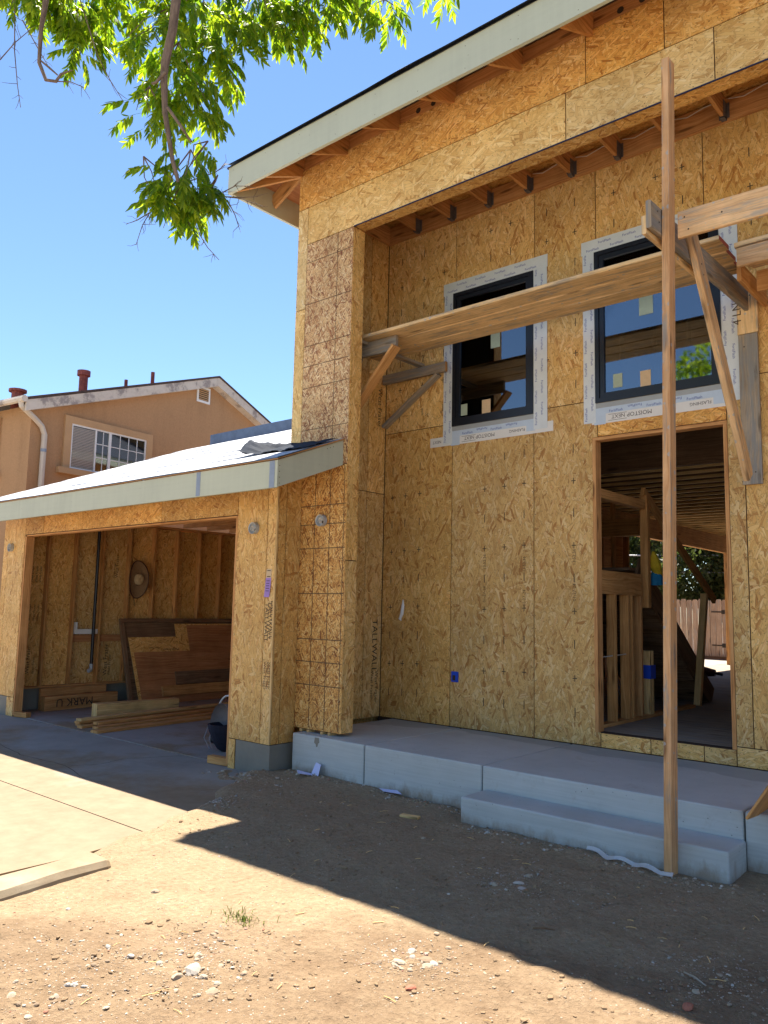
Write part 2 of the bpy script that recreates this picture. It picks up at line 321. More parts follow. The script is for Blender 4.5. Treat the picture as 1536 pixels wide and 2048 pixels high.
def glass(name, refl=.32):
    t = NT(name)
    fr = t.n('Fresnel', {0: 1.9}).outputs[0]
    k = t.math('ADD', t.math('MULTIPLY', fr, 1.0), refl - .19, clamp=True)
    tr = t.n('BsdfTransparent', {0: (.36, .40, .41, 1)}); gl = t.n('BsdfGlossy', {'Color': (.80, .86, .92, 1), 'Roughness': .03})
    mx = t.n('MixShader', {0: k, 1: tr.outputs[0], 2: gl.outputs[0]}); t.n('OutputMaterial', {0: mx.outputs[0]}); return t.m
M['glass'] = glass('coated_window_glass')
def film(name):
    t = NT(name)
    mx = t.n('MixShader', {0: .55, 1: t.n('BsdfTransparent', {0: (.9, .9, .9, 1)}).outputs[0], 2: t.n('BsdfPrincipled', {'Base Color': (.7, .7, .7, 1), 'Roughness': .2}).outputs[0]})
    t.n('OutputMaterial', {0: mx.outputs[0]}); return t.m
M['film'] = film('clear_plastic_film')

# ---------------------------------------------------------------- mesh building
class MB:
    def __init__(s): s.v = []; s.f = []; s.uv = []; s.mi = []; s.sm = []
    def face(s, pts, uvs=None, mi=0, smooth=False):
        k = len(s.v); s.v += [tuple(p) for p in pts]; s.f.append(tuple(range(k, k + len(pts))))
        s.uv += list(uvs) if uvs else [(0, 0)] * len(pts); s.mi.append(mi); s.sm.append(smooth)
    def box(s, x0, x1, y0, y1, z0, z1, grain=None, mi=0, off=None):
        """axis-aligned box, grain along the given axis (default: the longest)"""
        lo = (min(x0, x1), min(y0, y1), min(z0, z1)); hi = (max(x0, x1), max(y0, y1), max(z0, z1))
        d = [hi[i] - lo[i] for i in range(3)]
        if grain is None: grain = d.index(max(d))
        o = off or (random.uniform(0, 50), random.uniform(0, 50))
        for ax in range(3):
            a, b = [i for i in range(3) if i != ax]
            if b == grain: a, b = b, a
            for side in (0, 1):
                P = []
                for (ka, kb) in ((0, 0), (1, 0), (1, 1), (0, 1)):
                    q = [0, 0, 0]; q[ax] = (lo, hi)[side][ax]; q[a] = (lo, hi)[ka][a]; q[b] = (lo, hi)[kb][b]; P.append(q)
                U = [(q[a] + o[0] + ax * 3.1, q[b] + o[1] + side * 1.7) for q in P]
                A = Vector(P[1]) - Vector(P[0]); B = Vector(P[3]) - Vector(P[0])
                if (A.cross(B)[ax] > 0) != (side == 1): P.reverse(); U.reverse()
                s.face(P, U, mi)
        return s
    def beam(s, a, b, w, h, up=(0, 0, 1), ch=.003, mi=0, end=None):
        """timber from a to b; w across, h along up; chamfered arrises"""
        a = Vector(a); b = Vector(b); d = (b - a); L = d.length; d.normalize()
        side = d.cross(Vector(up)).normalized(); upv = side.cross(d).normalized()
        hw, hh = w / 2, h / 2; c = min(ch, hw * .4, hh * .4)
        prof = [(-hw + c, -hh), (hw - c, -hh), (hw, -hh + c), (hw, hh - c), (hw - c, hh), (-hw + c, hh), (-hw, hh - c), (-hw, -hh + c)]
        per = [0]
        for i in range(8):
            p, q = prof[i], prof[(i + 1) % 8]; per.append(per[-1] + math.hypot(q[0] - p[0], q[1] - p[1]))
        o = (random.uniform(0, 50), random.uniform(0, 50))
        ra = [a + side * x + upv * y for x, y in prof]; rb = [b + side * x + upv * y for x, y in prof]
        for i in range(8):
            j = (i + 1) % 8
            s.face((ra[i], ra[j], rb[j], rb[i]), ((o[0], o[1] + per[i]), (o[0], o[1] + per[i + 1]), (o[0] + L, o[1] + per[i + 1]), (o[0] + L, o[1] + per[i])), mi)
        s.face(list(reversed(ra)), [(o[0] + y * .3, o[1] + x) for x, y in reversed(prof)], mi if end is None else end)
        s.face(rb, [(o[0] + y * .3, o[1] + x) for x, y in prof], mi if end is None else end)
        return s
    def plate(s, o, U, V, us, vs, th, holes=(), strand='v', mi=0):
        """flat sheet with rectangular holes; front at the plane through o, th thick behind it (front normal = U x V)"""
        o = Vector(o); U = Vector(U); V = Vector(V); N = U.cross(V).normalized()
        hs = []
        for h in holes:
            a, b, c, d = max(h[0], us[0]), min(h[1], us[1]), max(h[2], vs[0]), min(h[3], vs[1])
            if a < b - 1e-5 and c < d - 1e-5: hs.append((a, b, c, d))
        bu = sorted({us[0], us[1], *[h[0] for h in hs], *[h[1] for h in hs]}); bv = sorted({vs[0], vs[1], *[h[2] for h in hs], *[h[3] for h in hs]})
        off = (random.uniform(0, 60), random.uniform(0, 60))
        def solid(i, j):
            if not (0 <= i < len(bu) - 1 and 0 <= j < len(bv) - 1): return False
            cu = (bu[i] + bu[i + 1]) / 2; cv = (bv[j] + bv[j + 1]) / 2
            return not any(h[0] < cu < h[1] and h[2] < cv < h[3] for h in hs)
        P = lambda u, v, k: o + U * u + V * v - N * (th * k)
        T = lambda u, v: (v + off[0], u + off[1]) if strand == 'v' else (u + off[0], v + off[1])
        for i in range(len(bu) - 1):
            for j in range(len(bv) - 1):
                if not solid(i, j): continue
                a, b, c, d = bu[i], bu[i + 1], bv[j], bv[j + 1]
                s.face((P(a, c, 0), P(b, c, 0), P(b, d, 0), P(a, d, 0)), (T(a, c), T(b, c), T(b, d), T(a, d)), mi)
                s.face((P(a, d, 1), P(b, d, 1), P(b, c, 1), P(a, c, 1)), (T(a, d), T(b, d), T(b, c), T(a, c)), mi)
                for (di, dj, e0, e1) in ((-1, 0, (a, d), (a, c)), (1, 0, (b, c), (b, d)), (0, -1, (a, c), (b, c)), (0, 1, (b, d), (a, d))):
                    if solid(i + di, j + dj): continue
                    s.face((P(*e0, 1), P(*e1, 1), P(*e1, 0), P(*e0, 0)), ((T(*e0)[0], T(*e0)[1] + th), (T(*e1)[0], T(*e1)[1] + th), T(*e1), T(*e0)), mi)
        return s
    def tube(s, pts, rad, n=8, mi=0, cap=True):
        pts = [Vector(p) for p in pts]; R = rad if isinstance(rad, (list, tuple)) else [rad] * len(pts)
        rings = []; prev = None; l = 0
        for i, p in enumerate(pts):
            d = (pts[min(i + 1, len(pts) - 1)] - pts[max(i - 1, 0)]).normalized()
            if prev is None: x = d.orthogonal().normalized()
            else: x = (prev - d * prev.dot(d)).normalized()
            prev = x; y = d.cross(x)
            if i: l += (p - pts[i - 1]).length
            rings.append(([p + (x * math.cos(2 * math.pi * k / n) + y * math.sin(2 * math.pi * k / n)) * R[i] for k in range(n)], l))
        base = len(s.v)
        for i in range(len(rings) - 1):
            for k in range(n):
                j = (k + 1) % n
                (A, la), (B, lb) = rings[i], rings[i + 1]
                s.face((A[k], A[j], B[j], B[k]), ((la, k * .02), (la, k * .02 + .02), (lb, k * .02 + .02), (lb, k * .02)), mi, True)
        if cap:
            s.face(list(reversed(rings[0][0])), None, mi); s.face(rings[-1][0], None, mi)
        return s
    def lathe(s, prof, c, axis=(0, 0, 1), n=20, mi=0, sx=1.0, xdir=None, smooth=True):
        """revolve (radius, height) pairs round an axis"""
        c = Vector(c); d = Vector(axis).normalized(); x = Vector(xdir).normalized() if xdir else d.orthogonal().normalized(); y = d.cross(x)
        R = [[c + d * h + (x * math.cos(2 * math.pi * k / n) * sx + y * math.sin(2 * math.pi * k / n)) * r for k in range(n)] for r, h in prof]
        for i in range(len(R) - 1):
            for k in range(n):
                j = (k + 1) % n
                s.face((R[i][k], R[i][j], R[i + 1][j], R[i + 1][k]), None, mi, smooth)
        return s
    def text(s, txt, o, U, V, size, mi=0, align='LEFT'):
        """flat lettering; U reads along the line, V is up; lies 0.6 mm proud of the plane through o"""
        vs, fs, w = glyphs(txt)
        o = Vector(o); U = Vector(U); V = Vector(V); N = U.cross(V).normalized(); sh = {'LEFT': 0, 'CENTER': -w / 2, 'RIGHT': -w}[align]
        k = len(s.v); s.v += [tuple(o + U * ((x + sh) * size) + V * (y * size) + N * .0006) for x, y in vs]
        for f in fs:
            s.f.append(tuple(i + k for i in f)); s.uv += [(0, 0)] * len(f); s.mi.append(mi); s.sm.append(False)
        return w * size
    def xf(s, m):
        s.v = [tuple(m @ Vector(p)) for p in s.v]; return s
    def mesh(s, name, mats):
        me = bpy.data.meshes.new(name); me.from_pydata(s.v, [], s.f)
        ul = me.uv_layers.new(name='UVMap'); ul.data.foreach_set('uv', [c for u in s.uv for c in u])
        me.polygons.foreach_set('material_index', s.mi); me.polygons.foreach_set('use_smooth', s.sm)
        for m in (mats if isinstance(mats, (list, tuple)) else [mats]): me.materials.append(M[m])
        me.update(); return me
    def build(s, name, mats, parent=None, label=None, cat=None, group=None, kind=None):
        o = bpy.data.objects.new(name, s.mesh(name, mats)); COL.objects.link(o)
        return tag(o, parent, label, cat, group, kind)

class Words:
    '''printed words, each one an object of its own'''
    def __init__(s): s.w = []
    def text(s, *a, **k): m = MB(); r = m.text(*a, **k); s.w.append(m); return r
    def box(s, *a): s.w.append(MB().box(*a))
    def build(s, name, mat, parent): return [m.build(name, mat, parent) for m in s.w]
_G = {}
def glyphs(txt):
    if txt not in _G:
        cu = bpy.data.curves.new('lettering', 'FONT'); cu.body = txt; cu.resolution_u = 2; cu.size = 1
        ob = bpy.data.objects.new('lettering', cu)
        me = bpy.data.meshes.new_from_object(ob)
        vs = [(v.co.x, v.co.y) for v in me.vertices]; fs = [tuple(p.vertices) for p in me.polygons]
        _G[txt] = (vs, fs, max([v[0] for v in vs] or [0]))
        bpy.data.objects.remove(ob); bpy.data.curves.remove(cu); bpy.data.meshes.remove(me)
    return _G[txt]

def tag(o, parent=None, label=None, cat=None, group=None, kind=None):
    if parent is not None:
        o.parent = parent
        if parent.type == 'EMPTY' and parent.parent is None: o.matrix_parent_inverse = Matrix.Translation(-parent.location) if parent.location.length else Matrix()
    if label: o['label'] = label
    if cat: o['category'] = cat
    if group: o['group'] = group
    if kind: o['kind'] = kind
    return o
def thing(name, label, cat, loc=(0, 0, 0), group=None):
    o = bpy.data.objects.new(name, None); o.location = loc; o.empty_display_size = .3; COL.objects.link(o)
    return tag(o, None, label, cat, group)
def smooth(me, ang=40):
    for p in me.polygons: p.use_smooth = True
    return me
def rounded_box(x0, x1, y0, y1, z0, z1, r=.02, seg=3):
    bm = bmesh.new(); bmesh.ops.create_cube(bm, size=1)
    for v in bm.verts: v.co = Vector(((x0 + x1) / 2 + v.co.x * (x1 - x0), (y0 + y1) / 2 + v.co.y * (y1 - y0), (z0 + z1) / 2 + v.co.z * (z1 - z0)))
    bmesh.ops.bevel(bm, geom=bm.edges[:], offset=r, segments=seg, affect='EDGES', profile=.5)
    mb = MB()
    for f in bm.faces: mb.face([v.co.copy() for v in f.verts], [(v.co.x, v.co.y + v.co.z) for v in f.verts])
    bm.free(); return mb

# ---------------------------------------------------------------- ground
def sstep(a, b, x):
    t = max(0.0, min(1.0, (x - a) / (b - a))); return t * t * (3 - 2 * t)
def drive_edge(y): return -5.72 - max(0.0, y - 3.3) * .53
def ground_z(x, y):
    n1 = noise.fractal(Vector((x * .45, y * .45, 1.3)), 1.0, 2.0, 4) * .022
    n2 = noise.fractal(Vector((x * 2.2, y * 2.2, 7.1)), .9, 2.1, 4) * .013
    fl = .35 + .65 * (1 - sstep(3.2, 3.8, y - min(0, x + 4.0) * 1.1) * sstep(-2.6, -3.6, x))
    n2 += (abs(noise.noise(Vector((x * 7.5, y * 7.5, 2.2)))) * .012 + noise.noise(Vector((x * 15, y * 15, 9))) * .005) * fl
    z = -.035 + n1 + n2
    e = drive_edge(y) + noise.noise(Vector((x * 1.1, y * 1.6, 3.0))) * .32
    k = sstep(e - .22, e + .12, x)                                   # 0 under the driveway
    z = z * k + (-.125 + n2 * .5) * (1 - k)
    z += .07 * math.exp(-(((x + 7.55) / .5) ** 2 + ((y - 6.05) / .28) ** 2)) * (.7 + .6 * noise.noise(Vector((x * 6, y * 6, 0))))
    z += .035 * math.exp(-((y - 6.45) / .16) ** 2) * k * (.6 + noise.noise(Vector((x * 3, 2, 5))))   # dirt banked against the concrete
    z += .045 * math.exp(-((y - 6.0) / .14) ** 2) * sstep(-4.6, -4.2, x) * sstep(-1.5, -1.9, x) * (.35 + noise.noise(Vector((x * 2.5, 2, 5))))
    if y > 7: z = min(z, -.13)
    return z
def axis(a, b, st, lo, hi):
    c = [a + i * st for i in range(int(round((b - a) / st)) + 1)]
    p, s = a, st
    while p > lo: s *= 1.35; p -= s; c.insert(0, p)
    p, s = b, st
    while p < hi: s *= 1.35; p += s; c.append(p)
    return c
gx = axis(-9.5, 0.2, .03, -120, 120); gy = axis(1.2, 6.8, .03, -120, 160)
gv = [(x, y, ground_z(x, y)) for y in gy for x in gx]; W_ = len(gx)
# footprints and scuffs pressed into the dirt
rf = random.Random(21); gzs = [v[2] for v in gv]
import bisect
for k in range(95):
    fx, fy, fa = rf.uniform(-6.0, -1.0), rf.uniform(2.0, 5.9), rf.uniform(0, 6.3)
    if fy > 3.4 + min(0, fx + 4) * 1.1 and fy < 4.2 and fx < -3.4: continue
    ca, sa = math.cos(fa), math.sin(fa); dp = rf.uniform(.004, .011)
    for j in range(bisect.bisect(gy, fy - .25), bisect.bisect(gy, fy + .25)):
        for i in range(bisect.bisect(gx, fx - .25), bisect.bisect(gx, fx + .25)):
            dx, dy = gx[i] - fx, gy[j] - fy; u = (dx * ca + dy * sa) / .15; w = (-dx * sa + dy * ca) / (.052 - .012 * math.sin(u * 2.2)); q = u * u + w * w
            gzs[j * W_ + i] += -dp * math.exp(-q * q * .7) + dp * .7 * math.exp(-((q - 1.7) / .6) ** 2)
gv = [(x, y, z) for (x, y, _), z in zip(gv, gzs)]
gf = [(j * W_ + i, j * W_ + i + 1, (j + 1) * W_ + i + 1, (j + 1) * W_ + i) for j in range(len(gy) - 1) for i in range(W_ - 1)]
gm = bpy.data.meshes.new('ground'); gm.from_pydata(gv, [], gf); gm.materials.append(M['dirt']); smooth(gm)
ground = bpy.data.objects.new('ground', gm); COL.objects.link(ground); tag(ground, label='bare dry dirt yard with small stones', kind='structure')

bounce_road = MB(); bounce_road.face(((-120, -30, .03), (120, -30, .03), (120, -4.5, .0), (-120, -4.5, .0))); bounce_road.build('bounce_road', 'bounce_road', None, 'unseen pale street in front of the house, added to bounce sunlight', None, None, 'structure')  # unseen street, added pale to bounce sun onto the porch wall
bounce_walk = MB(); bounce_walk.box(-40, 40, -2.6, -1.0, -.1, .03); bounce_walk.build('bounce_pavement', 'bounce_road', None, 'unseen pale paving along the street, added to bounce sunlight', None, None, 'structure')  # out of view as well, added for its bounced light
# driveway: two slabs with a joint and a tooled edge at the garage
def drive_slab(name, pts):
    mb = MB(); z = -.085
    mb.face([(x, y, z) for x, y in pts], [(x, y) for x, y in pts])
    n = len(pts)
    for i in range(n):
        a, b = pts[i], pts[(i + 1) % n]
        mb.face(((a[0], a[1], z), (a[0], a[1], z - .1), (b[0], b[1], z - .1), (b[0], b[1], z)))
    return mb
dr = drive_slab('driveway', [(-14.7, -8), (-6.0, -8), (-6.0, 3.3), (-6.1, 4.07), (-14.7, 4.07)]).build('driveway', 'slab', label='dusty concrete driveway in front of the garage', kind='structure')
drive_slab('slab', [(-14.7, 4.085), (-6.08, 4.085), (-7.1, 6.40), (-14.7, 6.40)]).build('slab', 'slab', dr)
crk = MB()
for pts in (((-14.0, 5.2), (-12.6, 5.02), (-11.6, 5.1), (-10.3, 4.9), (-9.3, 4.98), (-8.4, 4.75)), ((-8.9, 6.35), (-9.2, 5.7), (-9.1, 5.3), (-9.3, 4.98))):
    q = []
    for (a, b) in zip(pts, pts[1:]):
        for k in range(8):
            u = k / 8; q.append(Vector((a[0] + (b[0] - a[0]) * u + random.uniform(-.012, .012), a[1] + (b[1] - a[1]) * u + random.uniform(-.012, .012), -.0835)))
    for a, b in zip(q, q[1:]):
        w = random.uniform(.003, .007); d = (b - a).normalized(); nrm = Vector((-d.y, d.x, 0)) * w
        crk.face((a - nrm, b - nrm, b + nrm, a + nrm))
crk.build('crack', 'ink_soft', dr)

# concrete kerb stub beside the driveway
kb = MB(); prof = [(-.17, 0), (.17, 0), (.15, .10), (.12, .145), (-.12, .15), (-.15, .12)]
ys = [3.30, 3.26, 2.9, 2.5, 2.1, 1.6, 1.0, 0.4]
rows = []
for i, y in enumerate(ys):
    sc_ = .86 if i == 0 else 1
    rows.append([(-5.55 + (3.3 - y) * .10 + px * sc_ + noise.noise(Vector((px * 9, y * 3, 0))) * .012, y, -.10 + pz * .86 * (sc_ + .04) + noise.noise(Vector((px * 9, y * 3, 4))) * .012) for px, pz in prof])
for a, b in zip(rows, rows[1:]):
    for i in range(6):
        j = (i + 1) % 6; kb.face((a[i], a[j], b[j], b[i]), None, 0)
kb.face(rows[0]); kb.face(list(reversed(rows[-1])))
kerb = kb.build('concrete_kerb', 'curb', None, 'worn pale concrete kerb stub along the driveway edge in full sun', 'kerb')

# ---------------------------------------------------------------- the house being built
house = thing('house', 'two-storey house under construction sheathed in raw strand board with an open garage', 'house', (-5, 8.35, 0))
FY, WY, GY = 6.695, 8.35, 6.31
def core(name, boxes, label=None, mat='fir_red'):
    mb = MB()
    for b in boxes: mb.box(*b)
    return mb.build(name, mat, house, label)
JT = .0105
def panels(wall, o, U, V, rects, holes=(), th=.0115, strand='v'):
    nl = MB(); Uv, Vv = Vector(U), Vector(V); Nv = Uv.cross(Vv)
    def nail(u, v, dz):
        if any(h[0] - .01 < u < h[1] + .01 and h[2] - .01 < v < h[3] + .01 for h in holes): return
        c = Vector(o) + Uv * u + Vv * v + Nv * (dz + .0022); a = .0042; nl.face((c - Uv * a - Vv * a, c + Uv * a - Vv * a, c + Uv * a + Vv * a, c - Uv * a + Vv * a))
    for r in rects:
        dz = r[6] if len(r) > 6 else 0; u0, u1, v0, v1 = r[:4]
        if (u1 - u0) < .12 or (v1 - v0) < .12: continue
        jit = lambda: random.uniform(-.012, .012)
        for k in range(int((v1 - v0) / .15)):
            vv = v0 + .06 + k * .15
            for uu in (u0 + .02, u1 - .02): nail(uu + jit() * .4, vv + jit(), dz)
            if k % 2 == 0:
                for q in range(1, int((u1 - u0) / .40) + 1):
                    if u0 + q * .406 < u1 - .1: nail(u0 + q * .406 + jit(), vv + jit(), dz)
        for k in range(int((u1 - u0) / .15)):
            for vv in (v0 + .02, v1 - .02): nail(u0 + .06 + k * .15 + jit(), vv + jit() * .4, dz)
    if nl.f: nl.build("nail_heads", 'ink_soft', wall, None, None, None, 'stuff')
    for r in rects:
        mat = r[4] if len(r) > 4 else 'osb'; st = r[5] if len(r) > 5 else strand; dz = r[6] if len(r) > 6 else 0
        oo = Vector(o) + Vector(U).cross(Vector(V)) * (dz + random.uniform(-.0012, .0012))
        g = JT / 2
        MB().plate(oo, U, V, (r[0] + g, r[1] - g), (r[2] + g, r[3] - g), th, holes, st).build('sheathing_panel', mat, wall)
XU, ZU = (1, 0, 0), (0, 0, 1)

# back wall of the porch
WH = [(-6.085, -4.865, 4.268, 6.092), (-4.048, -2.63, 4.268, 6.088), (-4.10, -2.605, .568, 3.876)]
wallw = MB().plate((0, WY + .012, 0), XU, ZU, (-7.3, 2.2), (-.1, 7.45), .12, WH).build('wall', 'gap', house, 'recessed porch wall with two dark windows and the doorway')
panels(wallw, (0, WY, 0), XU, ZU, [
    (-7.255, -6.085, .41, 4.308), (-6.085, -4.865, .41, 4.308), (-4.865, -4.032, .41, 4.308), (-4.032, -2.605, 3.876, 4.308, 'osb_orange', 'u'),
    (-2.605, -2.442, .6, 4.308), (-2.442, -1.22, .6, 4.308), (-1.22, 0, .6, 4.308),
    (-4.032, -3.47, .41, .568, 'osb', 'u'), (-3.47, -2.92, .41, .568, 'osb', 'u'), (-2.92, -2.605, .41, .568, 'osb', 'u'), (-2.605, -1.2, .41, .6, 'osb', 'u'),
    (-7.255, -6.055, 4.308, 7.42), (-6.055, -4.853, 4.308, 7.42), (-4.853, -4.030, 4.308, 7.42), (-4.03, -2.775, 4.308, 7.42), (-2.775, -1.555, 4.308, 7.42), (-1.555, 0, 4.308, 7.42)], WH)
jb = MB()
jb.box(-4.10, -4.06, WY + .002, WY + .13, .568, 3.835); jb.box(-2.645, -2.606, WY + .002, WY + .13, .568, 3.835)
jb.box(-4.10, -2.606, WY + .004, WY + .13, 3.837, 3.874)
jb.build('door_frame', 'fir_red', house, 'rough lumber lining of the empty doorway')
# printed nailing marks and dates on the porch wall
ink = MB()
def cross(x, z, y=WY - .0022, a=.036, w=.0105):
    ink.box(x - a * .8, x + a * .8, y, y + .0008, z - w / 2, z + w / 2); ink.box(x - w / 2, x + w / 2, y - .0003, y + .0005, z - a, z + a)
def dash(x, z): ink.box(x - .0055, x + .0055, WY - .0022, WY - .0014, z - .05, z + .05)
for (xs, z0, z1) in (((-7.10, -6.87, -6.62), .72, 4.1), ((-5.57, -5.28, -5.0), .72, 4.1), ((-4.34,), .72, 3.9), ((-7.0, -6.6, -6.25), 4.5, 7.0), ((-5.5, -5.2), 6.4, 6.9), ((-4.68, -4.3), 4.5, 6.9), ((-3.8, -3.3, -3.0), 6.35, 6.95), ((-2.3, -2.0), 4.4, 6.9)):
    for i, x in enumerate(xs):
        z = z0 + .41 + i * .012
        while z < z1: cross(x, z); z += .755
        z = z0 + .035 + i * .01
        while z < z1: dash(x, z); z += .755
for x, z in ((-5.57, 2.12), (-4.34, 2.15), (-5.0, 2.08)):
    ink.text('01-27-24', (x + .02, WY - .0018, z - .15), (0, 0, 1), (-1, 0, 0), .055); ink.text('13:52:36', (x + .02, WY - .0018, z + .26), (0, 0, 1), (-1, 0, 0), .055)
ink.text('01-27-24', (-2.06, WY - .0018, 4.78), (0, 0, 1), (-1, 0, 0), .07)
for x in (-6.55, -6.3): ink.text('24' if x < -6.4 else '16', (x, WY - .0018, 4.48), (1, 0, 0), (0, 0, 1), .05)
ink.build('printing', 'ink_soft', wallw, None, None, None, 'stuff')

# side wall of the porch
SX = -7.255
wside = MB().plate((SX - .012, 0, 0), (0, 1, 0), ZU, (6.905, 8.36), (.41, 7.42), .09).build('wall', 'gap', house, 'narrow side wall of the porch')
panels(wside, (SX, 0, 0), (0, 1, 0), ZU, [(6.91, 7.985, .41, 3.455), (7.985, 8.345, .41, 3.455), (6.91, 7.985, 3.455, 7.42), (7.985, 8.345, 3.455, 7.42)])
tk = Words(); YD, RD = (0, 0, -1), (0, 1, 0)
tk.text('TALLWALL', (SX + .0016, 8.165, 1.72), YD, RD, .145)
tk.text('West Fraser', (SX + .0016, 8.235, 1.03), YD, RD, .085); tk.text('West Fraser', (SX + .0016, 8.15, 1.03), YD, RD, .075)
tk.text('West Fraser', (SX + .0016, 8.18, 4.95), YD, RD, .11)
tk.build('printing', 'ink', wside)

# front wall: pier and header over the porch
pier = core('wall', [(-7.40, -6.415, FY + .012, FY + .10, .44, 7.5), (-6.50, -6.413, FY + .101, 6.895, .44, 6.5)], 'front pier beside the porch opening', 'gap')
panels(pier, (0, FY, 0), XU, ZU, [(-7.405, -7.222, 3.4, 5.65, 'osb_pale'), (-7.405, -7.222, 5.65, 7.015, 'osb_pale'), (-7.222, -6.402, 3.56, 6.505, 'osb_aged', 'v', .003), (-7.222, -6.402, .44, 3.56, 'osb_aged_orange', 'v', -.002)])
panels(pier, (-6.40, 0, 0), (0, 1, 0), ZU, [(FY, 6.90, .44, 2.42), (FY, 6.90, 2.42, 6.508)])
MB().box(-7.2, -6.41, FY + .10, FY + .112, .45, 6.5).build('building_paper', 'felt', pier)
ln = MB()
for z in (6.25, 5.69, 5.135, 4.87, 4.59, 4.05): ln.box(-7.21, -6.41, FY - .0062, FY - .005, z - .004, z + .004)
ln.box(-6.665, -6.659, FY - .0066, FY - .0052, 3.6, 6.5)
for z in (3.09, 2.86, 2.57, 2.03, 1.49, 1.225, .955): ln.box(-7.21, -6.41, FY - .0012, FY + .0002, z - .005, z + .005)
for x in (-6.925, -6.67, -6.44): ln.box(x - .004, x + .004, FY - .0016, FY - .0002, .46, 3.54)
ln.build('nailing_line', 'line', pier)
sh = MB()
for x in (-7.05, -6.93, -6.70, -6.58): sh.box(x - .018, x + .018, FY - .004, FY + .09, .407, .438)
sh.build('shim', 'spruce', pier)

head = core('wall', [(-6.402, 2.2, FY + .012, 6.888, 6.524, 7.5)], 'deep header wall above the porch opening', 'gap')
panels(head, (0, FY, 0), XU, ZU, [(-7.222, -3.538, 6.508, 7.015, 'osb_pale', 'u'), (-3.538, -2.10, 6.508, 7.015, 'osb_pale', 'u'), (-2.10, .4, 6.508, 7.015, 'osb_pale', 'u'),
    (-7.405, -3.318, 7.015, 7.56, 'osb_orange', 'u'), (-3.318, -2.537, 7.015, 7.56, 'osb_orange', 'u'), (-2.537, .4, 7.015, 7.56, 'osb_orange', 'u')])
for a, b in ((-6.40, -3.05), (-3.047, 1.0)): MB().plate((0, 0, 6.5115), (1, 0, 0), (0, -1, 0), (a, b), (-6.89, -FY - .002), .011, (), 'u').build('soffit_strip', 'osb_orange', head)
MB().box(-6.398, 1.2, FY - .004, FY + .006, 6.502, 6.514).build('edge_tape', 'blue_gap', head)

# main roof
EZ0, EZ1 = 7.165, 7.52
roof = MB(); S_ = .45; ROOFX1 = 6.0; RY = 15.5
ez = EZ1 + .006
hip = lambda k: (-8.03 + k, 5.97 + k, ez + S_ * k)
rt = RY - 5.97
roof.face(((-8.03, 5.97, ez), (ROOFX1, 5.97, ez), (ROOFX1, RY, ez + S_ * rt), hip(rt)))
roof.face(((-8.03, 5.97, ez), hip(rt), (-8.03 + rt, 26, ez + S_ * rt), (-8.03, 26, ez)))
roof.face((hip(rt), (ROOFX1, RY, ez + S_ * rt), (ROOFX1, 26, ez + S_ * rt), (-8.03 + rt, 26, ez + S_ * rt)))
roof.face(((-8.03, 5.97, ez - .012), (-8.03 + rt, RY, ez - .012 + S_ * rt), (ROOFX1, RY, ez - .012 + S_ * rt), (ROOFX1, 5.97, ez - .012)))
roof.face(((-8.03, 5.97, ez - .012), (-8.03, 26, ez - .012), (-8.03 + rt, 26, ez - .012 + S_ * rt), (-8.03 + rt, RY, ez - .012 + S_ * rt)))
roofo = roof.build('roof', ['felt'], house)
# ragged underlayment edge standing over the fascia
ue = MB(); xs = [-8.06 + i * .12 for i in range(90)]
pr = None
for i, x in enumerate(xs):
    up = max(0, noise.noise(Vector((x * .9, 0, 2)))) * .05 + (.06 if i == 0 else .012)
    cur = (Vector((x, 5.94 - up * .5, ez + .004)), Vector((x, 5.955, ez + up)), Vector((x, 6.2, ez + .11)))
    if pr: ue.face((pr[0], cur[0], cur[1], pr[1])); ue.face((pr[1], cur[1], cur[2], pr[2]))
    pr = cur
ue.build('underlayment', 'felt', roofo)
deck = MB()
dz = -.05
deck.face(((-7.98, 6.02, EZ1 - .03), (-7.98 + 4, 10.02, EZ1 - .03 + S_ * 4), (ROOFX1, 10.02, EZ1 - .03 + S_ * 4), (ROOFX1, 6.02, EZ1 - .03)), ((0, 0), (0, 4), (14, 4), (14, 0)))
deck.face(((-7.98, 6.02, EZ1 - .03), (-7.98, 20, EZ1 - .03), (-3.98, 20, EZ1 - .03 + S_ * 4), (-3.98, 10.02, EZ1 - .03 + S_ * 4)), ((0, 0), (14, 0), (14, 4), (4, 4)))
deck.build('roof_deck', 'plywood', house, 'reddish plywood roof deck seen from below')
MB().box(-8.0, 4.0, 5.985, 6.025, EZ0, EZ1).build('fascia_board', 'primer', house, 'sage primed fascia board along the front eave')
MB().box(-8.0, -7.96, 6.027, 20, EZ0, EZ1).build('fascia_board', 'primer', house, 'sage primed fascia board along the side eave')
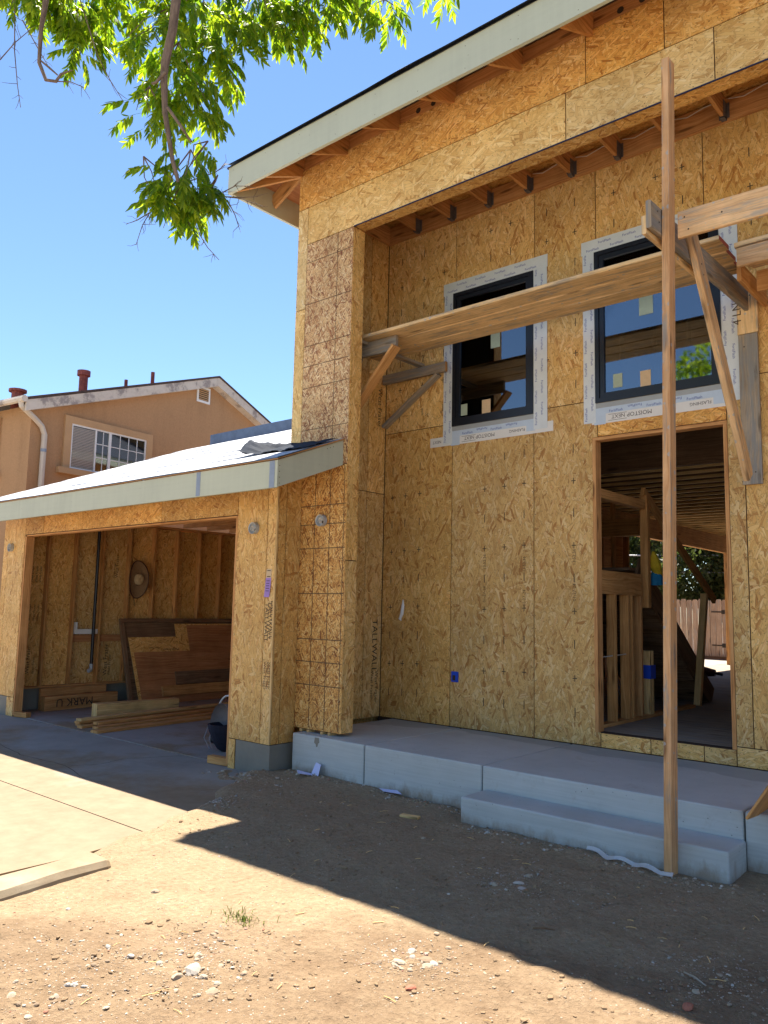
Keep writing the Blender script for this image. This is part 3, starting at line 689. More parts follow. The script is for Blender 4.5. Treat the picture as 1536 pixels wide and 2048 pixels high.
# nails and a butt joint along the front fascia
fnh = MB()
for k in range(19):
    for zz in (7.22, 7.46): fnh.lathe([(.0001, 0), (.005, 0)], (-7.9 + k * .61 + .02 * math.sin(k * 7), 5.9842, zz + .012 * math.sin(k * 3)), (0, -1, 0), 6)
for zz in (7.2 + q * .06 for q in range(6)): fnh.box(-1.0, -.996, 5.9835, 5.9848, zz, zz + .06)
fnh.build('nail_heads', 'ink_soft', house, None, None, None, 'stuff')
raf_x = [-7.375, -6.56, -5.73, -4.92, -4.06, -3.26, -2.44, -1.63, -.8]
def rafter(x):
    mb = MB(); h = .19; y0, y1 = 6.028, 6.98
    zb = lambda y: 7.195 + S_ * (y - 6.03)
    P = lambda xx, y, z: (xx, y, z)
    a, b = x - .02, x + .02; o = (random.uniform(0, 40), random.uniform(0, 40))
    zt = lambda y: zb(y) + h + .085
    q = [(y0, zb(y0)), (y1, zb(y1)), (y1, zt(y1)), (y0, zt(y0))]
    uv = [(y + o[0], z + o[1]) for y, z in q]
    mb.face([P(b, *p) for p in q], uv); mb.face([P(a, *p) for p in reversed(q)], list(reversed(uv)))
    mb.face((P(a, *q[0]), P(a, *q[1]), P(b, *q[1]), P(b, *q[0])), ((o[0], o[1]), (o[0] + 1, o[1]), (o[0] + 1, o[1] + .04), (o[0], o[1] + .04)))
    return mb
for x in raf_x: rafter(x).build('rafter_tail', 'fir', house)
MB().beam((-7.38, 6.715, 7.60), (-7.955, 6.06, 7.31), .04, .2, ch=.002).build('rafter_tail', 'fir', house, 'diagonal hip rafter tail at the eave corner')
MB().beam((-7.405, 6.72, 7.60), (-7.955, 6.72, 7.33), .04, .2, ch=.002).build('rafter_tail', 'fir', house, 'side rafter tail running to the side fascia')
MB().beam((-7.405, 7.6, 7.60), (-7.955, 7.6, 7.33), .04, .2, ch=.002).build('rafter_tail', 'fir', house)
for i, (a, b) in enumerate(zip(raf_x, raf_x[1:])):
    bl = MB().box(a + .021, b - .021, FY + .02, FY + .058, 7.50, 7.745).build('eave_block', 'fir_red', house)
    if i in (2, 5):
        for k in (-.11, .11): MB().lathe([(0.0001, 0), (.035, 0)], ((a + b) / 2 + k, FY + .0185, 7.63), (0, -1, 0), 14).build('vent_hole', 'ink', bl)
MB().box(-7.405, -7.365, FY + .06, 22, 7.42, 7.75).build('wall_plate', 'fir_red', house)

# porch ceiling framing
MB().box(-7.243, .5, 8.302, 8.3375, 7.10, 7.36).build('ledger_board', 'fir_red', house, 'reddish ledger board along the top of the porch wall')
MB().box(-7.243, -7.205, 6.91, 8.30, 7.10, 7.36).build('ledger_board', 'fir_red', house)
MB().box(-7.25, 2, 6.89, 8.34, 7.385, 7.40, grain=0).build('porch_ceiling_deck', 'osb_orange', house)
for i in range(11):
    x = -6.67 + i * .593
    j = MB().box(x - .02, x + .02, 6.89, 8.30, 7.125, 7.36).build('ceiling_joist', 'fir_red', house)
    hg = MB()
    hg.box(x - .026, x - .021, 8.20, 8.301, 7.11, 7.30); hg.box(x + .021, x + .026, 8.20, 8.301, 7.11, 7.30); hg.box(x - .026, x + .026, 8.22, 8.301, 7.105, 7.122)
    hg.box(x - .055, x + .055, 8.296, 8.3005, 7.13, 7.30)
    hg.build('joist_hanger', 'hanger', j)
cb = MB(); cb.lathe([(.0001, .10), (.06, .10), (.06, 0), (.052, 0), (.05, .05), (.0001, .05)], (-5.95, 7.72, 7.13), (0, 0, 1), 18); cb.box(-6.25, -5.65, 7.71, 7.735, 7.235, 7.25)
cb.build('ceiling_box', 'metal', house)
wr = MB()
for i in range(3, 9):
    x = -6.67 + i * .593
    wr.tube([(x + .05, 8.29, 7.34), (x + .22, 8.24, 7.27), (x + .4, 8.27, 7.33), (x + .56, 8.29, 7.35)], .006, 6)
wr.build('wire', 'wire_white', house)

# garage front
GH = [(-13.70, -7.912, -.2, 2.996)]
garw = MB().plate((0, GY + .012, 0), XU, ZU, (-14.5, -7.18), (.24, 3.5), .13, GH).build('wall', 'gap', house, 'garage front wall with the wide open doorway')
panels(garw, (0, GY, 0), XU, ZU, [(-14.506, -14.32, .235, 3.5), (-14.32, -13.70, .235, 3.5), (-13.95, -13.70, -.085, .235), (-13.70, -13.05, 2.996, 3.5, 'osb_orange', 'u'), (-13.05, -9.6, 2.996, 3.5, 'osb_orange', 'u'), (-9.6, -7.912, 2.996, 3.5, 'osb_orange', 'u'),
    (-7.912, -7.34, .265, 3.5), (-7.912, -7.785, -.1, .265), (-7.34, -7.172, .265, 3.5)], GH)
ret = MB().plate((-7.18, 0, 0), (0, 1, 0), ZU, (GY + .012, FY - .002), (.265, 3.62), .1).build('wall', 'gap', house, 'short garage return wall facing the porch')
panels(ret, (-7.168, 0, 0), (0, 1, 0), ZU, [(GY + .022, 6.455, .265, 3.58), (6.455, FY, .265, 3.66)])
MB().box(-7.19, -7.166, GY - .003, GY + .019, .27, 3.5).build('corner_strip', 'spruce', ret)
tp = Words()
for i, (x, z) in enumerate(((-7.195, 1.95), (-7.235, 1.93), (-7.29, 1.91))): tp.text('TALLWALL', (x - .035, GY - .0016, z), (0, 0, -1), (1, 0, 0), .095)
for i, x in enumerate((-7.20, -7.24, -7.285)): tp.text('West Fraser', (x - .025, GY - .0016, 1.22), (0, 0, -1), (1, 0, 0), .065)
tp.build('printing', 'ink_soft', garw)
op = MB()
op.box(-13.698, -13.655, GY + .006, GY + .145, -.05, 2.966); op.box(-13.86, -13.748, GY + .02, GY + .145, -.05, 2.99)
op.box(-13.70, -7.914, GY + .02, GY + .145, 2.97, 2.992); op.box(-7.95, -7.914, GY + .004, GY + .145, -.05, 2.99)
op.build('door_frame', 'fir_red', house, 'reddish lumber jamb round the garage opening')
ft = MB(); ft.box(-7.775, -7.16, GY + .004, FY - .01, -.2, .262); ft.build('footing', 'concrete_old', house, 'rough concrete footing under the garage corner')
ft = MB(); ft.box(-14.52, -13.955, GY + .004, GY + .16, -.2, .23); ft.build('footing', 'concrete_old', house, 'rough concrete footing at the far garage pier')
def light_box(c):
    mb = MB(); mb.lathe([(.0001, .012), (.05, .012), (.058, .02), (.064, .05), (.072, .055), (.072, 0)], c, (0, -1, 0), 20)
    o = mb.build('junction_box', 'metal', house, 'round metal electrical box')
    k = MB(); C_ = Vector(c)
    for q in range(3): k.tube([C_ + Vector((.03 * math.cos(a * 1.3 + q * 2), -.02 - .014 * a, .03 * math.sin(a * 1.3 + q * 2))) for a in range(4)], .005, 5)
    k.build('wire', 'wire_white', o); d = MB(); d.lathe([(.0001, .014), (.02, .014)], C_ + Vector((.02, 0, -.02)), (0, -1, 0), 10); d.build('knockout', 'ink', o)
light_box((-7.565, GY - .001, 2.811)); light_box((-14.17, GY - .001, 2.79)); light_box((-6.787, FY - .001, 2.90))

# garage roof
GE = 5.67; gz = lambda y: 3.478 + .386 * (y - GE); RG = 10.55
gr = MB()
def quad(p): gr.face(p)
L0, L1 = -14.95, -6.45
gr.face(((L0, GE - .02, gz(GE - .02)), (L1, GE - .02, gz(GE - .02)), (L1, FY - .006, gz(FY - .006)), (L0, FY - .006, gz(FY - .006))))
gr.face(((L0, FY - .006, gz(FY - .006)), (-7.41, FY - .006, gz(FY - .006)), (-7.41, RG, gz(RG)), (L0, RG, gz(RG))))
gr.face(((L0, RG, gz(RG)), (-7.41, RG, gz(RG)), (-7.41, 15.4, gz(5.7)), (L0, 15.4, gz(5.7))))  # unseen rear slope, added to block the sun
groof = gr.build('roof', 'roof_sheet', house, 'low garage roof covered in pale underlayment')
gd = MB()
gd.box(L0 + .02, -7.42, 15.0, 15.4, 3.35, 3.45)
t_ = .02
gd.face(((L0, FY, gz(FY) - t_), (L0, RG, gz(RG) - t_), (-7.41, RG, gz(RG) - t_), (-7.41, FY, gz(FY) - t_)), ((0, 0), (0, 4), (7, 4), (7, 0)))
gd.face(((L0, GE, gz(GE) - t_), (L0, FY, gz(FY) - t_), (L1, FY, gz(FY) - t_), (L1, GE, gz(GE) - t_)), ((0, 0), (0, 1), (8, 1), (8, 0)))
gd.face(((L0, RG, gz(RG) - t_), (L0, 15.4, gz(5.7) - t_), (-7.41, 15.4, gz(5.7) - t_), (-7.41, RG, gz(RG) - t_)), ((0, 0), (0, 5), (7, 5), (7, 0)))
gd.face(((L0, GE - .02, gz(GE - .02) - .004), (L0, GE - .02, gz(GE) - t_), (L1, GE - .02, gz(GE) - t_), (L1, GE - .02, gz(GE - .02) - .004)))
gd.face(((L1, GE - .02, gz(GE - .02) - .004), (L1, GE - .02, gz(GE) - t_), (L1, FY - .006, gz(FY) - t_), (L1, FY - .006, gz(FY) - .004)))
gd.build('roof_deck', 'fir_red', groof)
f1 = MB().box(-15.0, -7.895, GE, GE + .04, 3.152, 3.452).build('fascia_board', 'primer', house, 'long sage primed fascia board above the garage door')
f2 = MB().box(-7.885, -6.512, GE, GE + .04, 3.152, 3.452).build('fascia_board', 'primer', house, 'short sage fascia piece at the garage corner')
b_ = MB(); b_.box(-7.93, -7.85, GE - .002, GE - .0005, 3.16, 3.45); b_.build('primer_patch', 'primer_blue', f1)
b_ = MB(); b_.box(-6.60, -6.515, GE - .002, GE - .0005, 3.153, 3.45); b_.build('primer_patch', 'primer_blue', f2)
rk = MB(); x0, x1 = -6.51, -6.47
a0, a1, b0, b1 = (GE, 3.152), (GE, 3.452), (FY - .008, 3.152 + .386 * (FY - GE)), (FY - .008, 3.452 + .386 * (FY - GE))
rk.face([(x1, *p) for p in (a0, b0, b1, a1)]); rk.face([(x0, *p) for p in (a1, b1, b0, a0)])
rk.face(((x0, *a0), (x0, *b0), (x1, *b0), (x1, *a0))); rk.face(((x0, *a1), (x1, *a1), (x1, *b1), (x0, *b1))); rk.face(((x0, *a0), (x1, *a0), (x1, *a1), (x0, *a1))); rk.face(((x0, *b0), (x0, *b1), (x1, *b1), (x1, *b0)))
rko = rk.build('rake_board', 'primer', house, 'sloping sage rake board butting against the pier')
nh = MB()
for k in (0, .05, .1): nh.lathe([(.0001, 0), (.006, 0)], (x1 + .001, 6.42 + k, 3.70 + k * .386), (1, 0, 0), 8)
for k in range(4): nh.lathe([(.0001, 0), (.006, 0)], (x1 + .001, GE + .03, 3.2 + k * .065), (1, 0, 0), 8)
nh.build('nail_head', 'ink_soft', rko)
for k in range(8):   # lapped courses of underlayment
    ya, yb = GE - .02 + k * .62, min(GE - .02 + (k + 1) * .62 + .03, RG); xr = L1 if yb < FY else -7.41
    cs_ = MB(); xs_ = [L0 + (xr - L0) * q / 40 for q in range(41)]
    if k == 1: xr = -7.42; xs_ = [L0 + (xr - L0) * q / 40 for q in range(41)]
    wv = lambda x, y: gz(y) + .006 + .004 * k % 3 * .3 + max(0, noise.noise(Vector((x * 1.3, y * 7, k)))) * .010 + .004
    for a, b in zip(xs_, xs_[1:]):
        ys_ = [ya, ya + (yb - ya) * .33, ya + (yb - ya) * .66, yb]
        for c, d in zip(ys_, ys_[1:]): cs_.face(((a, c, wv(a, c)), (b, c, wv(b, c)), (b, d, wv(b, d) - (.008 if d == yb else 0)), (a, d, wv(a, d) - (.008 if d == yb else 0))), None, 0, True)
        cs_.face(((a, ya, gz(ya) + .001), (b, ya, gz(ya) + .001), (b, ya, wv(b, ya)), (a, ya, wv(a, ya))), None, 1)
    cs_.build('underlayment_course', ['roof_sheet', 'felt_blue'], groof)
MB().box(-14.28, -7.42, RG - .03, RG + .03, gz(RG) - .03, gz(RG) + .225).build('ridge_upstand', 'felt_blue', groof)

# garage inside
MB().box(-14.5, -7.40, 6.405, 13.0, -.3, -.078).build('garage_floor', 'garage_slab', None, 'smooth concrete garage floor', None, None, 'structure')
GX = -14.37
MB().box(-14.5, GX + .01, 6.45, 13, -.2, .30).build('footing', 'concrete_old', house, 'low dark stem wall inside the garage')
gl = MB().plate((GX - .013, 0, 0), (0, 1, 0), ZU, (6.45, 13.0), (.3, 3.46), .05).build('wall', 'fir_red', house, 'garage side wall with bare studs')
panels(gl, (GX, 0, 0), (0, 1, 0), ZU, [(6.46, 7.6, .3, 3.4), (7.6, 8.82, .3, 3.4), (8.82, 10.04, .3, 3.4), (10.04, 11.26, .3, 3.4), (11.26, 12.9, .3, 3.4)])
for y in (6.50, 7.04, 7.58, 8.13, 8.70, 9.27, 9.83, 10.39, 10.94, 11.5, 12.1): MB().beam((GX + .062, y, .335), (GX + .062, y, 3.4), .04, .115, up=(1, 0, 0)).build('stud', 'fir', gl)
MB().box(GX + .003, GX + .13, 6.5, 12.9, .302, .335).build('sill_plate', 'fir_red', gl); MB().box(GX + .003, GX + .13, 6.5, 12.9, 3.402, 3.45).build('top_plate', 'fir_red', gl)
MB().box(GX + .02, GX + .058, 7.605, 8.105, 1.11, 1.24).build('blocking', 'plywood', gl); MB().box(GX + .02, GX + .058, 8.155, 8.675, 1.11, 1.24).build('blocking', 'plywood', gl)
gp = Words(); UP, LF = (0, 0, 1), (0, -1, 0)
for y, zz, s in ((6.86, .55, .10), (6.95, .55, .06), (8.40, .45, .12), (8.47, .45, .08), (8.52, 2.35, .09), (8.46, 2.35, .06)):
    gp.text('West Fraser', (GX + .0015, y, zz), UP, LF, s)
for y in (6.82, 6.90, 6.97): gp.text('West Fraser', (GX + .0015, y, 1.5), UP, LF, .06); gp.text('West Fraser', (GX + .0015, y, 2.2), UP, LF, .06)
gp.build('printing', 'ink', gl)
MB().plate((0, 13.0, 0), XU, ZU, (-14.5, -7.3), (-.2, 4.35), .05).build('wall', 'osb_orange', house, 'rear wall of the garage')
MB().plate((-7.42, 0, 0), (0, -1, 0), ZU, (-13.0, -6.45), (-.2, 3.7), .03, (), 'v').build('wall', 'osb_orange', house)
for i in range(9): MB().box(-14.3, -7.45, 6.9 + i * .61, 6.94 + i * .61, 3.46, 3.65).build('ceiling_joist', 'fir_red', house)
ab = MB(); ab.tube([(-14.20, 7.975, 3.4), (-14.20, 7.975, .68)], .03, 12); pipe = ab.build('drain_pipe', 'abs', house, 'black waste pipe running down the garage wall')
e = MB(); e.tube([(-14.20, 7.975, .70), (-14.20, 7.975, .62), (-14.19, 7.955, .58), (-14.18, 7.91, .57)], .037, 12); e.build('elbow', 'metal', pipe)
bk = MB(); bk.box(-14.33, -14.22, 7.62, 7.66, 1.26, 1.48); bk.box(-14.30, -14.235, 7.66, 8.08, 1.26, 1.35); bk.build('pipe_bracket', 'white', pipe)

# interior floor, walls and framing seen through the doorway
MB().box(-7.27, 3.0, 8.47, 24.0, .50, .566, grain=0).build('floor', 'subfloor', house, 'bare wooden subfloor inside the house')
MB().box(-7.41, -7.28, 6.80, 16.5, .41, 7.75).build('wall', 'fir_red', house); MB().box(3.0, 3.1, 6.8, 24, -.1, 7.6).build('wall', 'fir_red', house)
MB().plate((0, 24.0, 0), XU, ZU, (-7.4, 3.1), (.4, 11.9), .12, [(-6.8, -3.6, .568, 3.4), (-6.6, -6.2, 4.7, 6.2), (-4.7, -4.4, 4.6, 6.4), (-3.4, -3.2, 4.6, 6.4), (-1.5, 1.5, 4.9, 6.3)]).build('wall', 'fir_red', house, 'far wall of the house with openings')
MB().box(-7.41, -7.28, 16.5, 24, 3.98, 7.75).build('wall', 'fir_red', house)
bm_ = MB(); bm_.box(-7.05, -6.93, 13.5, 22.1, 3.50, 3.93); bm_.build('beam', 'fir', house, 'heavy beam under the upper floor at the back')
bm_ = MB(); bm_.box(-7.05, -6.91, 22.0, 22.14, .566, 3.499); bm_.build('post', 'fir', house, 'orange post at the far corner')
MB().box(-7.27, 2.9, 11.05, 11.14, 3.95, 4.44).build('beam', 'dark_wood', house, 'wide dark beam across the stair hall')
for i in range(24): y_ = 11.3 + i * .46; ij = MB(); ij.box(-7.27, 2.9, y_, y_ + .06, 3.95, 3.99); ij.box(-7.27, 2.9, y_ + .024, y_ + .036, 3.986, 4.265, mi=1); ij.box(-7.27, 2.9, y_, y_ + .06, 4.266, 4.30); ij.build('floor_joist', ['spruce', 'dark_wood'], house)  # webs dark, flanges pale: recess shade and floor bounce put into the colour
MB().box(-7.27, 2.9, 11.15, 24, 4.302, 4.33, grain=0).build('upper_floor', 'dark_wood', house)  # dark tone paints in the shade between the joists
for i in range(16): MB().beam((-7.1 + i * .6, 13.2, 4.24), (-7.1 + i * .6, 13.2, 6.9), .04, .13, up=(0, 1, 0)).build('stud', 'spruce' if i % 3 else 'fir', house)
MB().box(-5.6, -4.95, 13.3, 13.33, 4.6, 5.7).build('tarp_sheet', 'blue_plastic', house, 'blue sheet hanging upstairs')
kw = MB().box(-4.275, -4.16, 8.50, 11.6, .568, .606).build('wall', 'fir', house, 'half-height stud wall beside the stairs')
for y, m in ((8.55, 'fir'), (9.05, 'fir'), (9.42, 'fir'), (9.53, 'fir'), (9.80, 'fir_red')): MB().beam((-4.217, y, .607), (-4.217, y, 2.095), .115, .042, up=(0, 1, 0)).build('stud', m, kw)
for y in (10.05, 10.12): MB().beam((-4.217, y, .607), (-4.217, y, 1.40), .115, .05, up=(0, 1, 0)).build('stud', 'spruce', kw)
MB().box(-4.285, -4.145, 10.01, 10.17, 1.05, 1.22).build('tape_wrap', 'blue_plastic', kw)
MB().box(-4.27, -4.17, 8.48, 9.82, 2.097, 2.37).build('rail_board', 'fir', kw)
MB().beam((-4.217, 8.48, 3.28), (-4.217, 10.02, 3.28), .10, .11).build('rail_board', 'fir', kw)
MB().tube([(-4.2, 8.6, 1.36), (-4.2, 9.5, 1.38)], .006, 6).build('wire', 'wire_white', kw)
MB().beam((-4.20, 10.04, 1.95), (-4.20, 10.04, 3.42), .10, .09, up=(0, 1, 0)).build('post', 'fir', kw)
st = MB()
for i in range(10): st.box(-5.5, -4.35, 12.6 - i * .27 - .30, 12.6 - i * .27, .566 + i * .19 + .15, .566 + i * .19 + .19, grain=0); st.box(-5.5, -4.35, 12.6 - i * .27 - .02, 12.6 - i * .27 - .001, .566 + i * .19, .566 + i * .19 + .149, grain=0)
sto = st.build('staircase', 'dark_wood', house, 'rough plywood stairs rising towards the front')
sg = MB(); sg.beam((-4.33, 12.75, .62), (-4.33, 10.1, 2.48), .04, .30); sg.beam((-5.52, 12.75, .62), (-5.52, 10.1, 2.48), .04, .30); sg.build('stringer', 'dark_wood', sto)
MB().beam((-4.20, 9.98, 3.46), (-4.20, 12.62, 2.10), .05, .12).build('handrail', 'fir', sto)
MB().beam((-4.22, 11.85, .568), (-4.22, 12.25, 2.18), .09, .09, up=(0, 1, 0)).build('post', 'spruce', sto)
for y in (9.0, 10.3, 11.4, 12.6, 13.8, 15.0, 16.2): MB().beam((-7.2, y, .57), (-7.2, y, 3.9), .04, .13, up=(1, 0, 0)).build('stud', 'fir_red', house)
for x in (-6.7, -6.1, -5.5): MB().beam((x, 13.2, .57), (x, 13.2, 3.9), .04, .13, up=(0, 1, 0)).build('stud', 'fir', house)
MB().box(-7.25, -5.6, 13.12, 13.25, 3.2, 3.5).build('beam', 'fir', house)

# windows
def window(x0, x1, z0, z1, label, sill_l, sill_r):
    fr = MB(); y0, y1 = WY - .022, WY + .06; w = .05
    fr.box(x0, x1, y0, y1, z0, z0 + w); fr.box(x0, x1, y0, y1, z1 - w, z1); fr.box(x0, x0 + w, y0 + .0005, y1, z0 + w, z1 - w); fr.box(x1 - w, x1, y0 + .0005, y1, z0 + w, z1 - w)
    win = fr.build('window', 'black_vinyl', house, label)
    s = MB(); i, w2 = w + .004, .055; a, b, c, d = x0 + i, x1 - i, z0 + i, z1 - i; ya, yb = WY - .008, WY + .03
    s.box(a, b, ya, yb, c, c + w2); s.box(a, b, ya, yb, d - w2, d); s.box(a, a + w2, ya + .0005, yb, c + w2, d - w2); s.box(b - w2, b, ya + .0005, yb, c + w2, d - w2)
    s.build('sash', 'black_vinyl', win)
    MB().box(a + w2 - .004, b - w2 + .004, WY + .012, WY + .018, c + w2 - .004, d - w2 + .004).build('pane', 'glass', win)
    # nail fin, tape and paper flashing, each on top of the last
    T = lambda xa, xb, za, zb, k, nm, mat: MB().plate((0, WY - .0035 - k * .0016, 0), XU, ZU, (xa, xb), (za, zb), .0012).build(nm, mat, win)
    T(sill_l, sill_r, z0 - .245, z0 - .12, 0, 'sill_flashing', 'paper')
    T(x0 - .01, x1 + .01, z0 - .065, z0 - .002, 1, 'nail_fin', 'grey_vinyl')
    T(x0 - .02, x1 + .03, z0 - .135, z0 - .062, 2, 'flashing_tape', 'tape_blue')
    T(x0 - .15, x0 - .001, z0 - .225, z1 + .02, 3, 'flashing_tape', 'tape'); T(x1 + .001, x1 + .19, z0 - .20, z1 + .02, 3, 'flashing_tape', 'tape')
    T(x0 - .02, x0 + .12, z0 - .255, z0 - .066, 2.5, 'flashing_tape', 'tape_blue'); T(x1 - .10, x1 + .02, z0 - .21, z0 - .066, 2.5, 'flashing_tape', 'tape_blue')
    T(x0 - .165, x1 + .20, z1 + .001, z1 + .165, 4, 'flashing_tape', 'tape')
    p = Words(); yy = WY - .0035 - 3 * .0016 - .0002
    z = z0 - .20; k = 0
    while z < z1 - .1:
        p.text('FortiFlash', (x0 - .105 + .05 * (k % 2), yy, z + (.145 if k % 2 else 0)), (0, 0, 1 if k % 2 == 0 else -1), (-1 if k % 2 == 0 else 1, 0, 0), .041)
        p.text('FortiFlash', (x1 + .05 + .055 * (k % 2), yy, z + (.145 if k % 2 else 0) + .05), (0, 0, 1 if k % 2 == 0 else -1), (-1 if k % 2 == 0 else 1, 0, 0), .041)
        z += .135; k += 1
    x = x0 - .1; k = 0; yy = WY - .0035 - 4 * .0016 - .0002
    while x < x1 - .05: p.text('FortiFlash', (x, yy, z1 + (.1 if k % 2 else .03)), XU, ZU, .041); x += .15; k += 1
    x = x0 + .16; k = 0; yy = WY - .0035 - 2 * .0016 - .0002
    while x < x1 - .2: p.text('FortiFlash', (x + (.17 if k % 2 else 0), yy, z0 - (.075 if k % 2 else .125)), (-1 if k % 2 else 1, 0, 0), (0, 0, -1 if k % 2 else 1), .042); x += .22; k += 1
    p.build('printing', 'ink_blue', win)
    q = Words(); yy = WY - .0035 - .0002
    q.text('MOISTOP', (x0 + .66, yy, z0 - .160), (-1, 0, 0), (0, 0, -1), .068); q.text('NEXT', (x0 + .35, yy, z0 - .160), (-1, 0, 0), (0, 0, -1), .062)
    q.box(x0 + .15, x0 + .37, yy - .0004, yy + .0004, z0 - .222, z0 - .218); q.box(x0 + .15, x0 + .37, yy - .0004, yy + .0004, z0 - .152, z0 - .148)
    if sill_l < x0 - .2: q.text('NEXT', (x0 - .18, yy, z0 - .160), (-1, 0, 0), (0, 0, -1), .055)
    q.text('FLASHING', (x1 - .12, yy, z0 - .160), (-1, 0, 0), (0, 0, -1), .05)
    q.build('printing', 'ink', win)
    return win, a + w2, b - w2, c + w2, d - w2
def sticker(win, x0, x1, z0, z1, mat, name='sticker', yo=.0095): MB().box(x0, x1, WY + yo, WY + yo + .0015, z0, z1).build(name, mat, win)
w1, a, b, c, d = window(-6.085, -4.865, 4.268, 6.092, 'tall black framed window with a tan sticker, set in silver tape', -6.45, -4.60)
sticker(w1, -5.63, -5.50, 4.36, 4.56, 'tan'); sticker(w1, -5.96, -5.86, 4.40, 4.55, 'green_sticker'); sticker(w1, -5.50, -5.36, 5.22, 5.68, 'green_sticker')
w2, a, b, c, d = window(-4.048, -2.63, 4.268, 6.088, 'wide black framed window behind the scaffold post', -4.1, -2.55)
sticker(w2, -3.52, -3.40, 4.36, 4.56, 'tan'); sticker(w2, -3.84, -3.73, 4.42, 4.58, 'green_sticker'); sticker(w2, -3.52, -3.36, 5.2, 5.7, 'green_sticker')

ob = MB(); ob.box(-6.05, -5.95, WY - .018, WY + .03, .965, 1.095); obx = ob.build('outlet_box', 'blue_plastic', house, 'blue plastic outlet box on the porch wall')
o2 = MB(); o2.box(-6.030, -5.985, WY - .0186, WY - .0182, .985, 1.05); o2.build('opening', 'ink', obx)
cs = MB(); cs.tube([(-6.875, WY - .004, 1.99), (-6.87, WY - .010, 1.90), (-6.885, WY - .012, 1.80), (-6.92, WY - .008, 1.73), (-6.90, WY - .004, 1.71)], [.006, .022, .024, .02, .006], 8); cs.build('caulk_smear', 'white', house, 'white smear of dried caulk')

# ---------------------------------------------------------------- concrete porch
porch = thing('concrete_porch', 'grey concrete porch of jointed slabs with one long front step', 'porch', (-4.5, 6.5, 0))
for a, b, lb in ((-7.03, -5.905, None), (-5.89, -4.387, None), (-4.375, -2.012, None), (-1.998, 2.0, None)):
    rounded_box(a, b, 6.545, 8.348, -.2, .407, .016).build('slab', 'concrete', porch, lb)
rounded_box(-4.335, -1.99, 6.13, 6.543, -.25, .196, .018).build('step', 'concrete', porch)
ch = MB(); bx = [(-6.62 + dx, 6.5435, .407 - dz) for dx, dz in ((-.035, .012), (.03, .01), (.042, .06), (.02, .075), (.012, .11), (-.012, .115), (-.02, .085), (-.045, .07))]
ch.face(list(reversed(bx))); ch.build('chipped_patch', 'concrete_old', porch)

# ---------------------------------------------------------------- scaffold
scaf = thing('scaffold', 'site-built timber scaffold with one tall post, an outrigger and a diagonal brace', 'scaffold', (-2.35, 6.06, -.05))
MB().beam((-2.385, 6.062, -.07), (-2.272, 6.062, 6.40), .060, .125, up=(0, 1, 0), ch=.004).build('post', 'post_wood', scaf)
MB().beam((-2.352, 5.80, 5.00), (-2.365, 8.325, 5.085), .042, .225, ch=.006).build('outrigger', 'grey_wood', scaf)
MB().beam((-2.400, 5.82, 4.93), (-2.407, 7.0, 4.97), .040, .15, ch=.006).build('outrigger', 'plank_wood', scaf)
MB().beam((-2.305, 6.50, 5.26), (-2.305, 7.98, 3.20), .055, .165, up=(0, 1, 1), ch=.006).build('brace', 'scaffold_wood', scaf)
MB().box(-2.46, -2.26, 8.305, 8.338, 4.735, 5.22).build('wall_cleat', 'plank_wood', scaf)
MB().box(-2.455, -2.27, 8.310, 8.338, 3.18, 4.73).build('wall_cleat', 'grey_wood', scaf)
MB().beam((-2.245, 6.145, 5.0), (1.5, 6.145, 4.96), .04, .225, ch=.006).build('guard_rail', 'scaffold_wood', scaf)
MB().beam((-2.19, 7.5, 5.07), (-2.19, 8.325, 5.07), .04, .18, ch=.005).build('outrigger', 'fir', scaf)
wtx = Words(); wtx.text('4 LN', (-2.42, 8.3042, 4.84), (0, 0, 1), (-1, 0, 0), .12); wtx.build('handwriting', 'ink_soft', scaf)
nb_ = MB()   # nail heads at the scaffold joints
for (x, y, z, n) in ((-2.3265, 5.92, 5.06, (1, 0, 0)), (-2.3265, 5.95, 4.98, (1, 0, 0)), (-2.276, 6.75, 4.9, (1, 0, 0)), (-2.276, 6.80, 4.82, (1, 0, 0)), (-2.40, 8.3042, 5.15, (0, -1, 0)), (-2.33, 8.3042, 5.13, (0, -1, 0)), (-2.40, 8.3092, 4.6, (0, -1, 0)), (-2.33, 8.3092, 3.3, (0, -1, 0)), (-2.19, 6.1242, 5.05, (0, -1, 0)), (-2.16, 6.1242, 4.94, (0, -1, 0)), (-1.9, 6.1242, 5.0, (0, -1, 0))): nb_.lathe([(.0001, .002), (.007, .002), (.007, 0)], (x, y, z), n, 8)
nb_.build('nail_heads', 'ink', scaf, None, None, None, 'stuff')
pl = [((-6.72, -2.205, 7.14), 'front plank of the scaffold deck, worn, with a red painted end'), ((-6.80, -2.235, 7.432), 'middle plank of the scaffold deck, between two others'), ((-6.95, -2.26, 7.724), 'rear plank of the scaffold deck, nearest the windows')]
for (xa, xb, y), lb in pl:
    MB().beam((xa, y, 5.213), (xb, y, 5.213 + .008), .276, .044, ch=.008, end=1).build('scaffold_plank', ['plank_wood', 'red'], None, lb, 'plank', 'planks of the scaffold deck')
for y, dz, lb in ((7.28, 0, 'front plank of the next scaffold bay at the right edge, orange underneath'), (7.57, 0, 'rear plank of the next scaffold bay at the right edge')):
    MB().beam((-2.12, y, 5.17), (1.6, y, 5.19), .278, .044, ch=.005).build('scaffold_plank', 'plank_wood', None, lb, 'plank', 'planks of the scaffold deck')
MB().beam((-2.1, 7.16, 5.05), (1.6, 7.16, 5.05), .04, .17, ch=.005).build('guard_rail', 'scaffold_wood', scaf)
MB().beam((-2.1, 7.75, 5.03), (1.6, 7.75, 5.03), .04, .2, ch=.005).build('guard_rail', 'fir', scaf)
